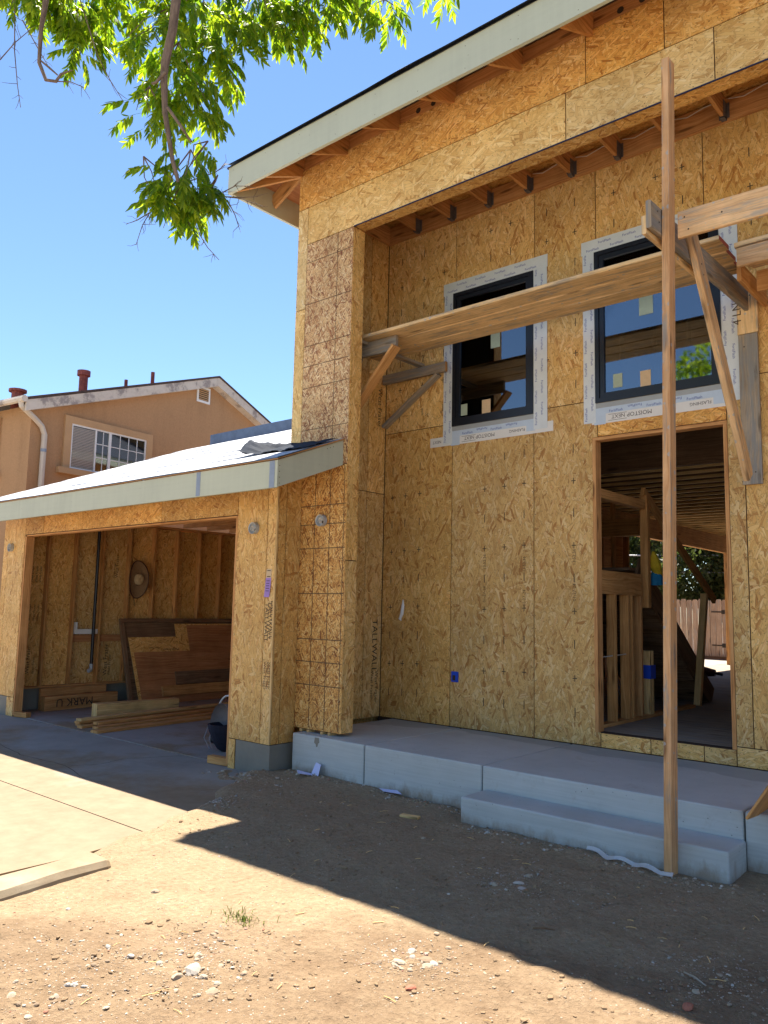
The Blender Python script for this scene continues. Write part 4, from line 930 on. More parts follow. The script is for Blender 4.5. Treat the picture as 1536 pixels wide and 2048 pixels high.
br = thing('scaffold_bracket', 'grey timber bracket braced against the porch wall beside the window', 'bracket', (-7.2, 8.27, 5.0))
MB().beam((-7.23, 8.255, 5.07), (-6.13, 8.255, 5.075), .05, .135, ch=.005, end=1).build('arm', ['grey_wood', 'fir'], br)
MB().beam((-7.225, 8.285, 4.40), (-6.28, 8.285, 5.0), .04, .11, up=(0, 1, 0), ch=.004).build('brace', 'grey_wood', br)
br = thing('scaffold_bracket', 'orange timber bracket under the near end of the scaffold planks', 'bracket', (-7.2, 7.1, 5.0))
MB().beam((-7.2, 7.15, 5.09), (-6.06, 7.15, 5.09), .045, .18, ch=.005).build('arm', 'grey_wood', br)
MB().beam((-6.02, 7.09, 5.02), (-6.78, 7.09, 4.22), .042, .14, up=(0, 1, 0), ch=.004).build('brace', 'fir', br)
MB().beam((-6.56, 7.0, 5.165), (-6.56, 8.28, 5.165), .09, .04).build('ledger', 'grey_wood', br)
MB().beam((-6.75, 7.24, 5.05), (-7.1, 7.24, 4.45), .04, .09, up=(0, 1, 0)).build('brace', 'grey_wood', br)
MB().beam((-1.90, 6.47, .408), (-1.66, 6.52, .80), .018, .55, up=(0, 1, 0)).build('plywood_offcut', 'fir', None, 'small orange board leaning on the porch at the right edge', 'board')

# ---------------------------------------------------------------- garage contents
FZ = -.078
def board(name, a, b, w, h, mat, label, cat, group=None, up=(0, 0, 1)):
    return MB().beam(a, b, w, h, up, ch=.003).build(name, mat, None, label, cat, group)
g = 'lumber stacked on the garage floor'
z0 = FZ + .02
lay = [(-12.04, 6.60, 0, .14, 'bottom board on the far side of the lumber stack'), (-11.80, 6.50, 0, .14, 'bottom board third from the front of the lumber stack'), (-11.55, 6.62, 0, .14, 'bottom board second from the front of the lumber stack'), (-11.22, 6.42, 0, .19, 'wide front board of the lumber stack lying on the floor'),
       (-12.00, 6.56, 1, .14, 'second layer board at the back of the lumber stack'), (-11.72, 6.72, 1, .14, 'second layer board with its end set back in the stack'), (-11.98, 6.58, 2, .14, 'topmost board of the lumber stack, nearest its back')]
for x, y, k, w, lb in lay: board('lumber_board', (x, y, z0 + k * .0405), (x - .30, y + 4.4, z0 + k * .0405), w, .039, 'fir' if k < 2 else 'spruce', lb, 'board', g)
board('timber_beam', (-12.66, 7.22, FZ + .12), (-12.52, 8.75, FZ + .12), .20, .235, 'spruce', 'short pale heavy beam end beside the lumber stack', 'beam')
mk = board('timber_beam', (-14.00, 6.98, FZ + .125), (-14.07, 8.45, FZ + .125), .13, .25, 'fir_red', 'heavy timber on the floor marked in black letters', 'beam')
t_ = Words(); t_.text('MARK U', (-13.948, 7.92, FZ + .20), (.045, -1, 0), (0, 0, -1), .20); t_.build('handwriting', 'ink', mk)
board('timber_beam', (-14.175, 7.0, FZ + .19), (-14.205, 8.3, FZ + .19), .06, .38, 'fir_red', 'tall dark plank on edge along the garage stem wall', 'beam')
board('wood_block', (-13.66, 6.36, FZ + .04), (-13.38, 6.44, FZ + .04), .1, .08, 'fir', 'small wood block beside the far garage jamb', 'block')
board('wood_block', (-8.28, 6.33, FZ + .045), (-7.93, 6.37, FZ + .045), .1, .09, 'fir', 'small wood block beside the near garage jamb', 'block')
# sheets leaning on the side wall
def lean(name, x_off, pts, th, mat, label, cat='sheet'):
    B = Vector((-13.62 + x_off, 0, FZ + .004)); Vv = Vector((-.50, 0, 1.56)).normalized()
    P = lambda s, t, k: B + Vector((0, 1, 0)) * s + Vv * t - Vector((Vv.z, 0, -Vv.x)) * (th * k) * 1
    mb = MB(); n = len(pts)
    mb.face([P(s, t, 0) for s, t in pts], [(s, t) for s, t in pts]); mb.face([P(s, t, 1) for s, t in reversed(pts)], [(s, t) for s, t in reversed(pts)])
    for i in range(n):
        a, b = pts[i], pts[(i + 1) % n]; mb.face((P(*a, 0), P(*a, 1), P(*b, 1), P(*b, 0)), ((0, 0), (0, th), (1, th), (1, 0)))
    o = mb.build(name, mat, None, label, cat); return o, P
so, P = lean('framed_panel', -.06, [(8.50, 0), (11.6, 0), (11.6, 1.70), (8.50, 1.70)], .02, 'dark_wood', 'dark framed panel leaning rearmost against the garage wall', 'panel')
fb = MB()
for (s0, s1, t0, t1) in ((8.50, 11.6, 1.62, 1.70), (8.50, 8.58, 0, 1.615)):
    Vv = Vector((-.50, 0, 1.56)).normalized()
    fb.beam(P((s0 + s1) / 2 if s1 - s0 < 1 else s0, t0 if s1 - s0 < 1 else (t0 + t1) / 2, -1.0), P((s0 + s1) / 2 if s1 - s0 < 1 else s1, t1 if s1 - s0 < 1 else (t0 + t1) / 2, -1.0), .08, .04, up=(1, 0, .32))
fb.build('frame', 'dark_wood', so)
so, P = lean('strand_board_sheet', .0, [(8.70, 0), (11.5, 0), (11.5, 1.60), (9.72, 1.60), (9.72, 1.33), (8.62, 1.33)], .011, 'osb', 'notched strand board sheet leaning behind the red plywood', 'sheet')
tx = Words(); o_ = P(9.75, 1.09, -.1); Vv = Vector((-.50, 0, 1.56)).normalized()
tx.text('West Fraser', o_, (0, -1, 0), -Vv, .075); tx.text('West Fraser', P(9.3, 1.12, -.1), (0, -1, 0), -Vv, .05); tx.build('printing', 'ink', so)
so, P = lean('plywood_sheet', .018, [(8.76, 0), (11.45, 0), (11.45, 1.57), (10.0, 1.57), (10.0, 1.03), (8.70, 1.03)], .012, 'plywood', 'reddish plywood sheet leaning in front of the strand board', 'sheet')
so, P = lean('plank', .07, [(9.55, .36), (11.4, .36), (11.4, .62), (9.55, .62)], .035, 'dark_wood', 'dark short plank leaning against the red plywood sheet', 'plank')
so, P = lean('plank', .07, [(9.2, .15), (11.4, .15), (11.4, .345), (9.2, .345)], .035, 'fir', 'orange plank leaning along the foot of the red plywood', 'plank')
# hat on the wall
hat = thing('straw_hat', 'wide brimmed straw hat hanging on a stud in the garage', 'hat', (-14.2, 8.86, 2.33))
hb = MB(); n = 36
def brim(r, a):
    y = math.cos(a) * .215 * r; z = math.sin(a) * .375 * r; return (-14.185 + .07 * (abs(math.cos(a)) ** 2) * r * r - .02 * r, 8.86 + y, 2.33 + z)
for i in range(n):
    a0, a1 = 2 * math.pi * i / n, 2 * math.pi * (i + 1) / n
    for r0, r1 in ((.28, .65), (.65, 1.0)): hb.face((brim(r0, a0), brim(r1, a0), brim(r1, a1), brim(r0, a1)), None, 0, True)
hb.build('brim', 'straw', hat)
hc = MB(); hc.lathe([(.088, 0), (.083, .06), (.07, .095), (.04, .105), (.0001, .095)], (-14.185, 8.86, 2.33), (1, .05, 0), 20, 0, 1.3, (0, 0, 1)); hc.build('crown', 'straw_pale', hat)
hr = MB(); hr.tube([brim(1.0, 2 * math.pi * i / n) for i in range(n + 1)], .010, 6, cap=False); hr.tube([(brim(.30, 2 * math.pi * i / n)[0] + .008, *brim(.30, 2 * math.pi * i / n)[1:]) for i in range(n + 1)], .009, 6, cap=False); hr.tube([brim(1, 4.4), (-14.18, 8.80, 1.88), (-14.18, 8.81, 1.80)], .006, 5); hr.build('ribbon', 'ribbon', hat)
# infant car seat
seat = thing('infant_car_seat', 'grey and navy infant car seat with its carry handle up, on the garage floor', 'car seat', (-8.66, 6.98, FZ))
SC = Vector((-8.75, 6.98, FZ))
sb = MB(); sb.lathe([(.07, .0), (.11, .03), (.16, .13), (.205, .27), (.22, .36), (.20, .36), (.13, .2), (.0001, .14)], SC, (0, 0, 1), 24, 0, 1.35, (.3, 1, 0)); sb.build('shell', 'navy_fabric', seat)
sc2 = MB()
for i in range(10):
    for k in range(16):
        def cp(i, k):
            th = math.pi * .5 * i / 10; ph = math.pi * (k / 16) + .0
            return SC + Vector((-.245 * math.cos(ph) * math.cos(th * .2), .02 + .30 * math.sin(th) * math.sin(ph) * .9 - .16, .27 + .36 * math.sin(ph) * math.cos(th * .9) + .01 * (k % 2)))
        sc2.face((cp(i, k), cp(i + 1, k), cp(i + 1, k + 1), cp(i, k + 1)), None, 0, True)
sc2.build('canopy', 'grey_fabric', seat)
hd = MB(); pts = [SC + Vector((-.27 * math.cos(math.pi * k / 14), -.03, .26 + .47 * math.sin(math.pi * k / 14))) for k in range(15)]; hd.tube(pts, .014, 8); hd.build('handle', 'metal', seat)
for s in (-1, 1):
    pv = MB(); pv.lathe([(.0001, -.02), (.055, -.02), (.06, 0), (.055, .02), (.0001, .02)], SC + Vector((s * .275, -.03, .26)), (1, 0, 0), 16); pv.lathe([(.0001, -.02), (.04, -.02), (.05, 0), (.04, .02), (.0001, .02)], SC + Vector((s * .262, -.05, .12)), (1, 0, 0), 16); pv.build('handle_pivot', 'abs', seat)
pp = MB()
for x in (-.2, -.08): pp.tube([SC + Vector((x, -.20, .30)), SC + Vector((x * .9, -.27, .18)), SC + Vector((x * .6, -.22, .04))], .006, 5)
pp.build('piping', 'grey_fabric', seat)

# tag on the garage pier, tool, glove
tg = thing('permit_tag', 'purple paper tag stapled below a small card on the garage pier', 'paper tag', (-7.255, GY, 2.2))
q = MB(); q.box(-7.325, -7.235, GY - .004, GY - .0025, 2.20, 2.31); q.build('card', 'tan', tg)
q = MB(); rows = [[(-7.33 + dx - .012 * i / 6, GY - .005 - .012 * (i / 6) ** 2, 2.205 - .23 * i / 6) for dx in (0, .048, .095)] for i in range(7)]
for a, b in zip(rows, rows[1:]):
    for i in range(2): q.face((a[i], b[i], b[i + 1], a[i + 1]), None, 0, True)
q.build('slip', 'purple', tg)
q = MB()
for i in range(5): q.box(-7.315, -7.26, GY - .0066 - .012 * ((i + 1.3) / 6) ** 2 - .001, GY - .006 - .012 * ((i + 1.3) / 6) ** 2 - .001, 2.165 - i * .03, 2.172 - i * .03)
q.box(-7.31, -7.25, GY - .0052, GY - .0046, 2.215, 2.225); q.box(-7.31, -7.25, GY - .0052, GY - .0046, 2.285, 2.295)
q.build('printing', 'ink', tg)
gl_ = thing('work_glove', 'yellow cloth glove with blue cuff hanging on the stair rail', 'glove', (-4.13, 10.1, 2.5))
def blob(name, mat, pts, parent, rad):
    mb = MB(); mb.tube(pts, rad, 10)
    return mb.build(name, mat, parent)
blob('cloth', 'yellow', [(-4.12, 10.10, 2.68), (-4.12, 10.12, 2.60), (-4.11, 10.15, 2.50), (-4.11, 10.20, 2.42), (-4.10, 10.30, 2.35)], gl_, [.015, .05, .07, .06, .025])
blob('cuff', 'cyan', [(-4.13, 10.20, 2.42), (-4.13, 10.21, 2.34), (-4.13, 10.22, 2.25)], gl_, [.05, .085, .09])
tl = thing('power_tool', 'dark red power tool lying on the far subfloor behind the post', 'tool', (-5.9, 16.5, .57))
q = MB(); q.tube([(-6.35, 17.0, .68), (-6.0, 17.05, .70), (-5.7, 17.05, .68)], [.09, .12, .07], 12); q.build('body', 'tool', tl)
q = MB(); q.tube([(-6.1, 17.0, .66), (-6.0, 16.85, .61), (-5.8, 16.85, .61)], [.05, .05, .04], 10); q.tube([(-5.7, 17.05, .68), (-5.55, 17.05, .66)], .03, 8); q.build('handle', 'abs', tl)

# loose underlayment on the roof corner
fm = MB(); NU, NV = 26, 12
def flap(i, j):
    u, v = i / NU, j / NV
    x = -6.50 - 1.45 * u; y = 6.64 - .55 * v * (1 - .35 * u) - .05 * math.sin(u * 9)
    wr_ = abs(noise.noise(Vector((u * 3.4, v * 2.2, 3.3)))) * .12 * (.25 + u) + abs(noise.noise(Vector((u * 9, v * 4, 1)))) * .03
    return (x, y, gz(y) + .012 + wr_ + (.10 * max(0, u - .72) / .28) * (1 - v * .4))
for i in range(NU):
    for j in range(NV): fm.face((flap(i, j), flap(i + 1, j), flap(i + 1, j + 1), flap(i, j + 1)), None, 0, True)
fm.build('roofing_felt', 'felt_dark', None, 'crumpled loose sheet of dark roofing felt on the garage roof corner', 'roofing felt')

# ---------------------------------------------------------------- litter on the dirt
def litter(name, pts, mat, label, cat):
    mb = MB()
    for f in pts: mb.face(f)
    return mb.build(name, mat, None, label, cat)
z = ground_z(-6.55, 6.42)
litter('paper_scrap', [((-6.62, 6.47, z + .01), (-6.48, 6.44, z + .005), (-6.50, 6.50, z + .12), (-6.60, 6.52, z + .13)), ((-6.62, 6.47, z + .012), (-6.74, 6.36, z + .05), (-6.66, 6.30, z + .03), (-6.54, 6.42, z + .008)), ((-6.60, 6.52, z + .13), (-6.50, 6.50, z + .12), (-6.47, 6.505, z + .10), (-6.57, 6.525, z + .11))], 'paperblue', 'folded white paper standing against the porch corner', 'paper')
z = ground_z(-5.5, 6.48)
litter('paper_scrap', [((-5.62, 6.48, z + .022), (-5.50, 6.42, z + .018), (-5.28, 6.45, z + .02), (-5.40, 6.52, z + .03))], 'paperblue', 'flat white paper slip lying under the porch edge', 'paper')
z = ground_z(-4.76, 5.94)
MB().beam((-4.86, 5.93, z + .012), (-4.68, 5.97, z + .012), .07, .022, ch=.006).build('wood_chip', 'spruce', None, 'short pale scrap of wood on the shaded dirt', 'wood scrap')
fs = MB(); pr = None
for i in range(24):
    u = i / 23; x = -3.05 + .72 * u; y = 6.06 - .10 * u + .015 * math.sin(u * 14); w = .022 + .015 * math.sin(u * 7) ** 2; zz = max(ground_z(x, y), ground_z(x, y + w)) + .02 + .012 * math.sin(u * 19)
    cur = ((x, y - w, zz), (x, y, zz + .022), (x, y + w, zz + .012))
    if pr: fs.face((pr[0], cur[0], cur[1], pr[1]), None, 0, True); fs.face((pr[1], cur[1], cur[2], pr[2]), None, 0, True)
    pr = cur
fs.build('plastic_strip', 'film', None, 'crumpled strip of clear plastic along the foot of the step', 'plastic')
# stones
def stone_mesh(seed):
    r = random.Random(seed); bm = bmesh.new(); bmesh.ops.create_icosphere(bm, subdivisions=2, radius=1)
    sx, sy, sz = r.uniform(.8, 1.25), r.uniform(.6, .95), r.uniform(.4, .7)
    cuts = [(Vector((r.uniform(-1, 1), r.uniform(-1, 1), r.uniform(-1, 1))).normalized(), r.uniform(.55, .85)) for _ in range(5)]
    for v in bm.verts:
        p = v.co.copy()
        for nrm, d in cuts:
            k = p.dot(nrm)
            if k > d: p -= nrm * (k - d) * .9
        p *= 1 + .12 * noise.noise(p * 2 + Vector((seed, 0, 0)))
        v.co = Vector((p.x * sx, p.y * sy, p.z * sz))
    me = bpy.data.meshes.new('stone'); bm.to_mesh(me); bm.free(); me.materials.append(M['stone']); return me
SM = [stone_mesh(i) for i in range(9)]
def put_stone(x, y, r, mi, lab, cat='stone', grp='stones scattered on the dirt'):
    o = bpy.data.objects.new('stone', SM[mi % len(SM)]); COL.objects.link(o)
    o.location = (x, y, ground_z(x, y) + r * .02); o.scale = (r, r, r); o.rotation_euler = (random.uniform(-.3, .3), random.uniform(-.3, .3), random.uniform(0, 6.3))
    return tag(o, None, lab, cat, grp)
rs = random.Random(5)
SZ = lambda r: 'tiny' if r < .016 else 'small' if r < .026 else 'larger'
WHERE = ['in the pebble cluster near the brick chip', 'in the upper pebble patch left of centre on sunlit dirt', 'in the lower pebble patch below the grass tuft', 'in the rubble at the bottom left corner', 'in the pebble patch on the shaded dirt before the step', 'in the gravel patch at the lower right shaded dirt', 'in the left rubble below the kerb', 'on the shaded dirt near the driveway edge']
clus = [(-2.86, 3.58, .10, 40), (-3.80, 2.93, .12, 26), (-3.52, 2.68, .15, 30), (-3.85, 2.12, .20, 30), (-3.12, 5.06, .13, 30), (-1.52, 4.58, .14, 34), (-4.07, 2.40, .17, 26), (-7.2, 4.95, .16, 12)]
for ci, (cx, cyy, sp, nn) in enumerate(clus):
    for k in range(nn):
        x, y = rs.gauss(cx, sp), rs.gauss(cyy, sp); r = min(.042, .008 + rs.expovariate(1 / .008)); (r > .0125) and put_stone(x, y, r, rs.randrange(9), SZ(r) + ' stone ' + WHERE[ci], grp='stones of one pebble patch')
for k in range(50):
    x, y = rs.uniform(-6.6, -1.3), rs.uniform(2.0, 6.0); r = min(.028, .007 + rs.expovariate(1 / .005)); (r > .0115) and put_stone(x, y, r, rs.randrange(9), SZ(r) + ' single stone out on the ' + ('left' if x < -4.6 else 'middle' if x < -3 else 'right') + ' part of the ' + ('sunlit' if y < 4.05 else 'shaded') + ' dirt')
put_stone(-3.62, 2.72, .045, 2, 'large rounded brown stone at the bottom edge of the stone cluster', grp=None); put_stone(-4.76, 3.24, .035, 4, 'lone pale stone on the smooth sunlit dirt right of the kerb', grp=None)
put_stone(-7.55, 4.98, .05, 5, 'dark stone at the edge of the driveway shadow', grp=None)
def chip(x, y, s, lab):
    me = SM[3].copy(); me.materials.clear(); me.materials.append(M['brick']); o = bpy.data.objects.new('brick_fragment', me); COL.objects.link(o); o.location = (x, y, ground_z(x, y) + s * .2); o.scale = (s, s * .8, s * .8); o.rotation_euler = (.2, .1, x * 9); tag(o, None, lab, 'brick chip')
chip(-2.67, 3.36, .035, 'red brick chip below the pebble cluster on sunlit dirt'); chip(-1.56, 4.15, .045, 'red brick chip on the shadow edge at the lower right')
for (x, y, a, L, lb) in ((-1.65, 4.49, -.5, .16, 'grey stick lying on the shaded dirt at lower right'), (-2.54, 4.47, .55, .13, 'dark twig lying on the shaded dirt in front of the step')):
    z = ground_z(x, y) + .008; MB().tube([(x - math.cos(a) * L / 2, y - math.sin(a) * L / 2, z), (x, y, z + .008), (x + math.cos(a) * L / 2, y + math.sin(a) * L / 2, z)], [.004, .006, .004], 6).build('stick', 'grey_wood' if a < 0 else 'dark_wood', None, lb, 'stick')
gvb = MB(); ico = bmesh.new(); bmesh.ops.create_icosphere(ico, subdivisions=1, radius=1); iv = [v.co.copy() for v in ico.verts]; iff = [tuple(v.index for v in f.verts) for f in ico.faces]; ico.free()
pv, pf = [], []
def pebble(x, y, r):
    k = len(pv); z = ground_z(x, y) + r * .1; a = rs.uniform(0, 6.3); ca, sa = math.cos(a), math.sin(a); sy, sz = rs.uniform(.5, 1), rs.uniform(.35, .7)
    for p in iv:
        q = p * (1 + rs.uniform(-.18, .18)); xx, yy = q.x * r, q.y * r * sy
        pv.append((x + xx * ca - yy * sa, y + xx * sa + yy * ca, z + q.z * r * sz))
    pf.extend(tuple(i + k for i in f) for f in iff)
for k in range(7000):
    if k % 3:
        cx, cyy, sp, _ = rs.choice(clus); x, y = rs.gauss(cx, sp * 1.8), rs.gauss(cyy, sp * 1.6)
    else: x, y = rs.uniform(-6.9, -1.2), rs.uniform(1.7, 6.1)
    if x < drive_edge(y) - .1: continue
    pebble(x, y, min(.014, .0028 + rs.expovariate(1 / .0022)))
for k in range(260):
    x = rs.uniform(-7.0, -4.4); pebble(x, rs.gauss(6.44, .06), min(.03, .005 + rs.expovariate(1 / .006)))
for k in range(260):
    x = rs.uniform(-4.3, -1.9); pebble(x, rs.gauss(6.0, .07), min(.03, .005 + rs.expovariate(1 / .006)))
for k in range(420):
    pebble(rs.gauss(-7.5, .42), rs.gauss(6.02, .16), min(.035, .005 + rs.expovariate(1 / .007)))
for k in range(300):
    pebble(rs.gauss(-6.55, .16), rs.gauss(5.0, .11), min(.02, .006 + rs.expovariate(1 / .004)))
gme = bpy.data.meshes.new('gravel'); gme.from_pydata(pv, [], pf); gme.materials.append(M['stone'])
go = bpy.data.objects.new('gravel', gme); COL.objects.link(go); tag(go, None, 'loose grit and small pebbles strewn over the dirt', 'gravel', None, 'stuff')
cv, cf = [], []
pv0, pf0 = pv, pf
pv, pf = cv, cf
for k in range(2600):
    x, y = rs.uniform(-6.2, -1.2), rs.uniform(1.7, 6.2)
    if y > 3.4 + min(0, x + 4) * 1.1 and y < 4.1 and x < -3: continue
    if x < drive_edge(y): continue
    pebble(x, y, min(.028, .004 + rs.expovariate(1 / .005)))
cme = bpy.data.meshes.new('dirt_clods'); cme.from_pydata(cv, [], cf); cme.materials.append(M['clod'])
co = bpy.data.objects.new('dirt_clods', cme); COL.objects.link(co); tag(co, None, 'crumbled clods of dry dirt over the yard', 'dirt clods', None, 'stuff')
# clods, twigs and straw bits
tw = MB()
for k in range(70):
    x, y = rs.uniform(-5.8, -1.4), rs.uniform(2.0, 6.0); a = rs.uniform(0, 3.1); L = rs.uniform(.02, .09); z = ground_z(x, y) + .006
    tw.tube([(x, y, z), (x + math.cos(a) * L * .5, y + math.sin(a) * L * .5, z + .004), (x + math.cos(a) * L, y + math.sin(a) * L, z)], rs.uniform(.0012, .003), 4)
tw.build('twigs', 'spruce', None, 'splinters and bits of straw lying about the dirt', 'debris', None, 'stuff')
# grass tuft
gt = MB()
for k in range(110):
    a = rs.uniform(0, 6.3); rr = abs(rs.gauss(0, .06)); x = -3.97 + math.cos(a) * rr * 1.4 - .02 * (k % 5 == 0) * 4; y = 3.34 + math.sin(a) * rr; z = ground_z(x, y) - .003; L = rs.uniform(.018, .05); b = rs.uniform(0, 6.3); w = .0022
    d = Vector((math.cos(b), math.sin(b), 0)); s_ = Vector((-d.y, d.x, 0)) * w; p0 = Vector((x, y, z)); p1 = p0 + d * L * .35 + Vector((0, 0, L * .75)); p2 = p0 + d * L * .9 + Vector((0, 0, L * .8))
    gt.face((p0 - s_, p0 + s_, p1 + s_, p1 - s_)); gt.face((p1 - s_, p1 + s_, p2))
gt.build('grass_tuft', 'grass', None, 'small tuft of green grass alone on the sunlit dirt', 'grass')

# ---------------------------------------------------------------- neighbour's house
nb = thing('neighbour_house', 'tan stucco two-storey house with a gable next door', 'house', (-17, 7.77, 0))
A7 = math.radians(7); D7 = Vector((-math.sin(A7), math.cos(A7), 0)); N7 = Vector((math.cos(A7), math.sin(A7), 0)); O7 = Vector((-17.0, 7.765, 0))
Q = lambda s, z, out=0: O7 + D7 * s + N7 * out + Vector((0, 0, z))
RS, RZ, EZ, EZR, ES = 5.25, 8.02, 6.12, 6.0, 10.2
nw = MB()
nw.face((Q(0, -.2), Q(ES, -.2), Q(ES, EZR), Q(RS, RZ - .1), Q(0, EZ)))
nw.face((Q(0, -.2, -9), Q(0, -.2), Q(0, EZ), Q(0, EZ, -9)))
nw.face((Q(ES, -.2), Q(ES, -.2, -9), Q(ES, EZR, -9), Q(ES, EZR)))
nw.build('wall', 'stucco', nb)
nr = MB(); o1, o0 = .28, -9.5
e1, e2 = Q(-.32, EZ - .02, 0), Q(ES + .5, EZR - .2, 0)
R1 = lambda s, z, o: Q(s, z, o)
for (sa, za, sb_, zb) in ((-.34, EZ + .06, RS, RZ + .06), (RS, RZ + .06, ES + .5, EZR - .12)):
    nr.face((R1(sa, za, o1), R1(sb_, zb, o1), R1(sb_, zb, o0), R1(sa, za, o0))); nr.face((R1(sa, za - .05, o0), R1(sb_, zb - .05, o0), R1(sb_, zb - .05, o1), R1(sa, za - .05, o1)))
    nr.face((R1(sa, za - .05, o1 + .0), R1(sb_, zb - .05, o1), R1(sb_, zb, o1), R1(sa, za, o1)))
nro = nr.build('roof', 'shingle', nb)
for (sa, za, sb_, zb, lb) in ((-.30, EZ + .0, RS, RZ, 'long peeling barge board'), (RS, RZ, ES + .5, EZR - .17, 'steeper peeling barge board')):
    bb = MB(); h = .23
    bb.face((R1(sa, za - h, o1 - .02), R1(sb_, zb - h, o1 - .02), R1(sb_, zb + .005, o1 - .02), R1(sa, za + .005, o1 - .02)))
    bb.face((R1(sa, za - h, o1 - .06), R1(sa, za - h, o1 - .02), R1(sa, za, o1 - .02), R1(sa, za, o1 - .06)))
    bb.face((R1(sa, za - h, 0), R1(sb_, zb - h, 0), R1(sb_, zb - h, o1 - .02), R1(sa, za - h, o1 - .02)))
    bb.build('barge_board', 'peeling', nb, lb)
def slab7(name, s0, s1, z0, z1, o0, o1, mat, parent=nb, label=None):
    mb = MB(); P8 = [Q(s, z, o) for o in (o0, o1) for z in (z0, z1) for s in (s0, s1)]
    for f in ((4, 5, 7, 6), (1, 0, 2, 3), (0, 4, 6, 2), (5, 1, 3, 7), (6, 7, 3, 2), (0, 1, 5, 4)): mb.face([P8[i] for i in f], [(P8[i].y, P8[i].z) for i in f])
    return mb.build(name, mat, parent, label)
wn = slab7('window', .98, 3.10, 4.86, 5.90, .004, .012, 'black_vinyl', nb, 'white sliding window with a half drawn blind')
slab7('pane', 1.02, 3.06, 4.9, 5.86, .013, .018, 'glass', wn)
for (a, b, c, d) in ((.98, 3.10, 5.86, 5.90), (.98, 3.10, 4.86, 4.90), (.98, 1.02, 4.90, 5.86), (3.06, 3.10, 4.90, 5.86), (2.0, 2.07, 4.90, 5.86), (1.62, 1.66, 4.9, 5.86)): slab7('frame', a, b, c, d, .013, .04, 'white', wn)
for k in range(26): slab7('blind_slat', 1.03, 1.62, 4.91 + k * .036, 4.937 + k * .036, .0185, .024, 'blind', wn)
mu = [(x, x + .018, 4.9, 5.86) for x in (2.32, 2.57, 2.82, 1.84)]
for (a, b, c, d) in mu + [(1.66, 2.0, 5.22, 5.238), (1.66, 2.0, 5.54, 5.558), (2.07, 3.06, 5.22, 5.238), (2.07, 3.06, 5.54, 5.558)]: slab7('muntin', a, b, c, d, .0185, .026, 'white', wn)
for (a, b, c, d) in ((.80, 3.28, 5.90, 6.06), (.80, .979, 4.86, 5.90), (3.101, 3.28, 4.86, 5.90)): slab7('window_trim', a, b, c, d, .003, .06, 'stucco_trim')
slab7('window_sill', .68, 3.40, 4.72, 4.858, .003, .11, 'stucco_trim')
vt = slab7('gable_vent', 4.70, 5.17, 7.28, 7.72, .003, .03, 'white')
slab7('opening', 4.76, 5.11, 7.34, 7.66, .0305, .032, 'ink', vt)
for k in range(6): slab7('louvre', 4.765, 5.105, 7.35 + k * .054, 7.375 + k * .054, .033, .045, 'stucco_trim', vt)
FS = lambda a, out, z: O7 - N7 * a - D7 * out + Vector((0, 0, z))
# front eave gutter, downspout
gu = MB(); gu.tube([FS(-.30, .36, EZ + .02), FS(9.5, .36, EZ + .02)], .075, 8); guo = gu.build('gutter', 'peeling', nb)
ds = MB(); ds.tube([FS(-.16, .36, EZ - .02), FS(-.16, .34, EZ - .12), Q(.05, EZ - .32, .08), Q(.22, EZ - .45, .07), Q(.30, EZ - .62, .07), Q(.30, 2.0, .07), Q(.30, 0, .07)], .062, 8); dso = ds.build('downspout', 'gutter', nb)
js = MB(); js.tube([Q(.30, 5.18, .07), Q(.30, 5.11, .07)], .067, 8, cap=False); js.build('bracket', 'primer_blue', dso)
lw = MB(); lw.face((FS(2.6, .05, 4.7), FS(1.15, .05, 4.7), FS(1.15, .05, 5.95), FS(2.6, .05, 5.95))); lw.face((FS(1.15, .05, 4.7), FS(1.15, 0, 4.7), FS(1.15, 0, 5.95), FS(1.15, .05, 5.95)))
lw.build('window_trim', 'stucco_trim', nb)
lp = MB(); lp.face((FS(2.4, .055, 4.9), FS(1.32, .055, 4.9), FS(1.32, .055, 5.8), FS(2.4, .055, 5.8))); lp.build('window', 'white', nb)
lsill = MB(); lsill.box(-.1, 1.6, 0, .12, 0, .14); lsill.xf(Matrix.Translation(FS(2.65, .12, 4.56)) @ Matrix.Rotation(A7, 4, 'Z')); lsill.build('window_sill', 'stucco_trim', nb)
def flue(name, base, r, h, cap, lab):
    mb = MB(); prof = [(r, -.4), (r, h * .78)] + ([(r * 1.5, h * .78), (r * 1.5, h), (r * .9, h), (.001, h)] if cap else [(r, h), (.001, h)])
    mb.lathe(prof, base, (0, 0, 1), 12, smooth=False); return mb.build(name, 'rust', nb, lab)
rz_ = lambda s: EZ + .06 + (RZ - EZ) * (s + .34) / (RS + .34)
flue('flue_pipe', Q(1.78, rz_(1.78), -.8), .105, .56, True, 'tall rusty capped flue pipe'); flue('flue_pipe', Q(.18, rz_(.18), -.9), .13, .26, True, 'short wide rusty flue pipe at the left eave')
flue('vent_pipe', Q(3.1, rz_(3.1), -.9), .045, .24, False, None); flue('vent_pipe', Q(3.78, rz_(3.78), -.7), .05, .36, False, None)

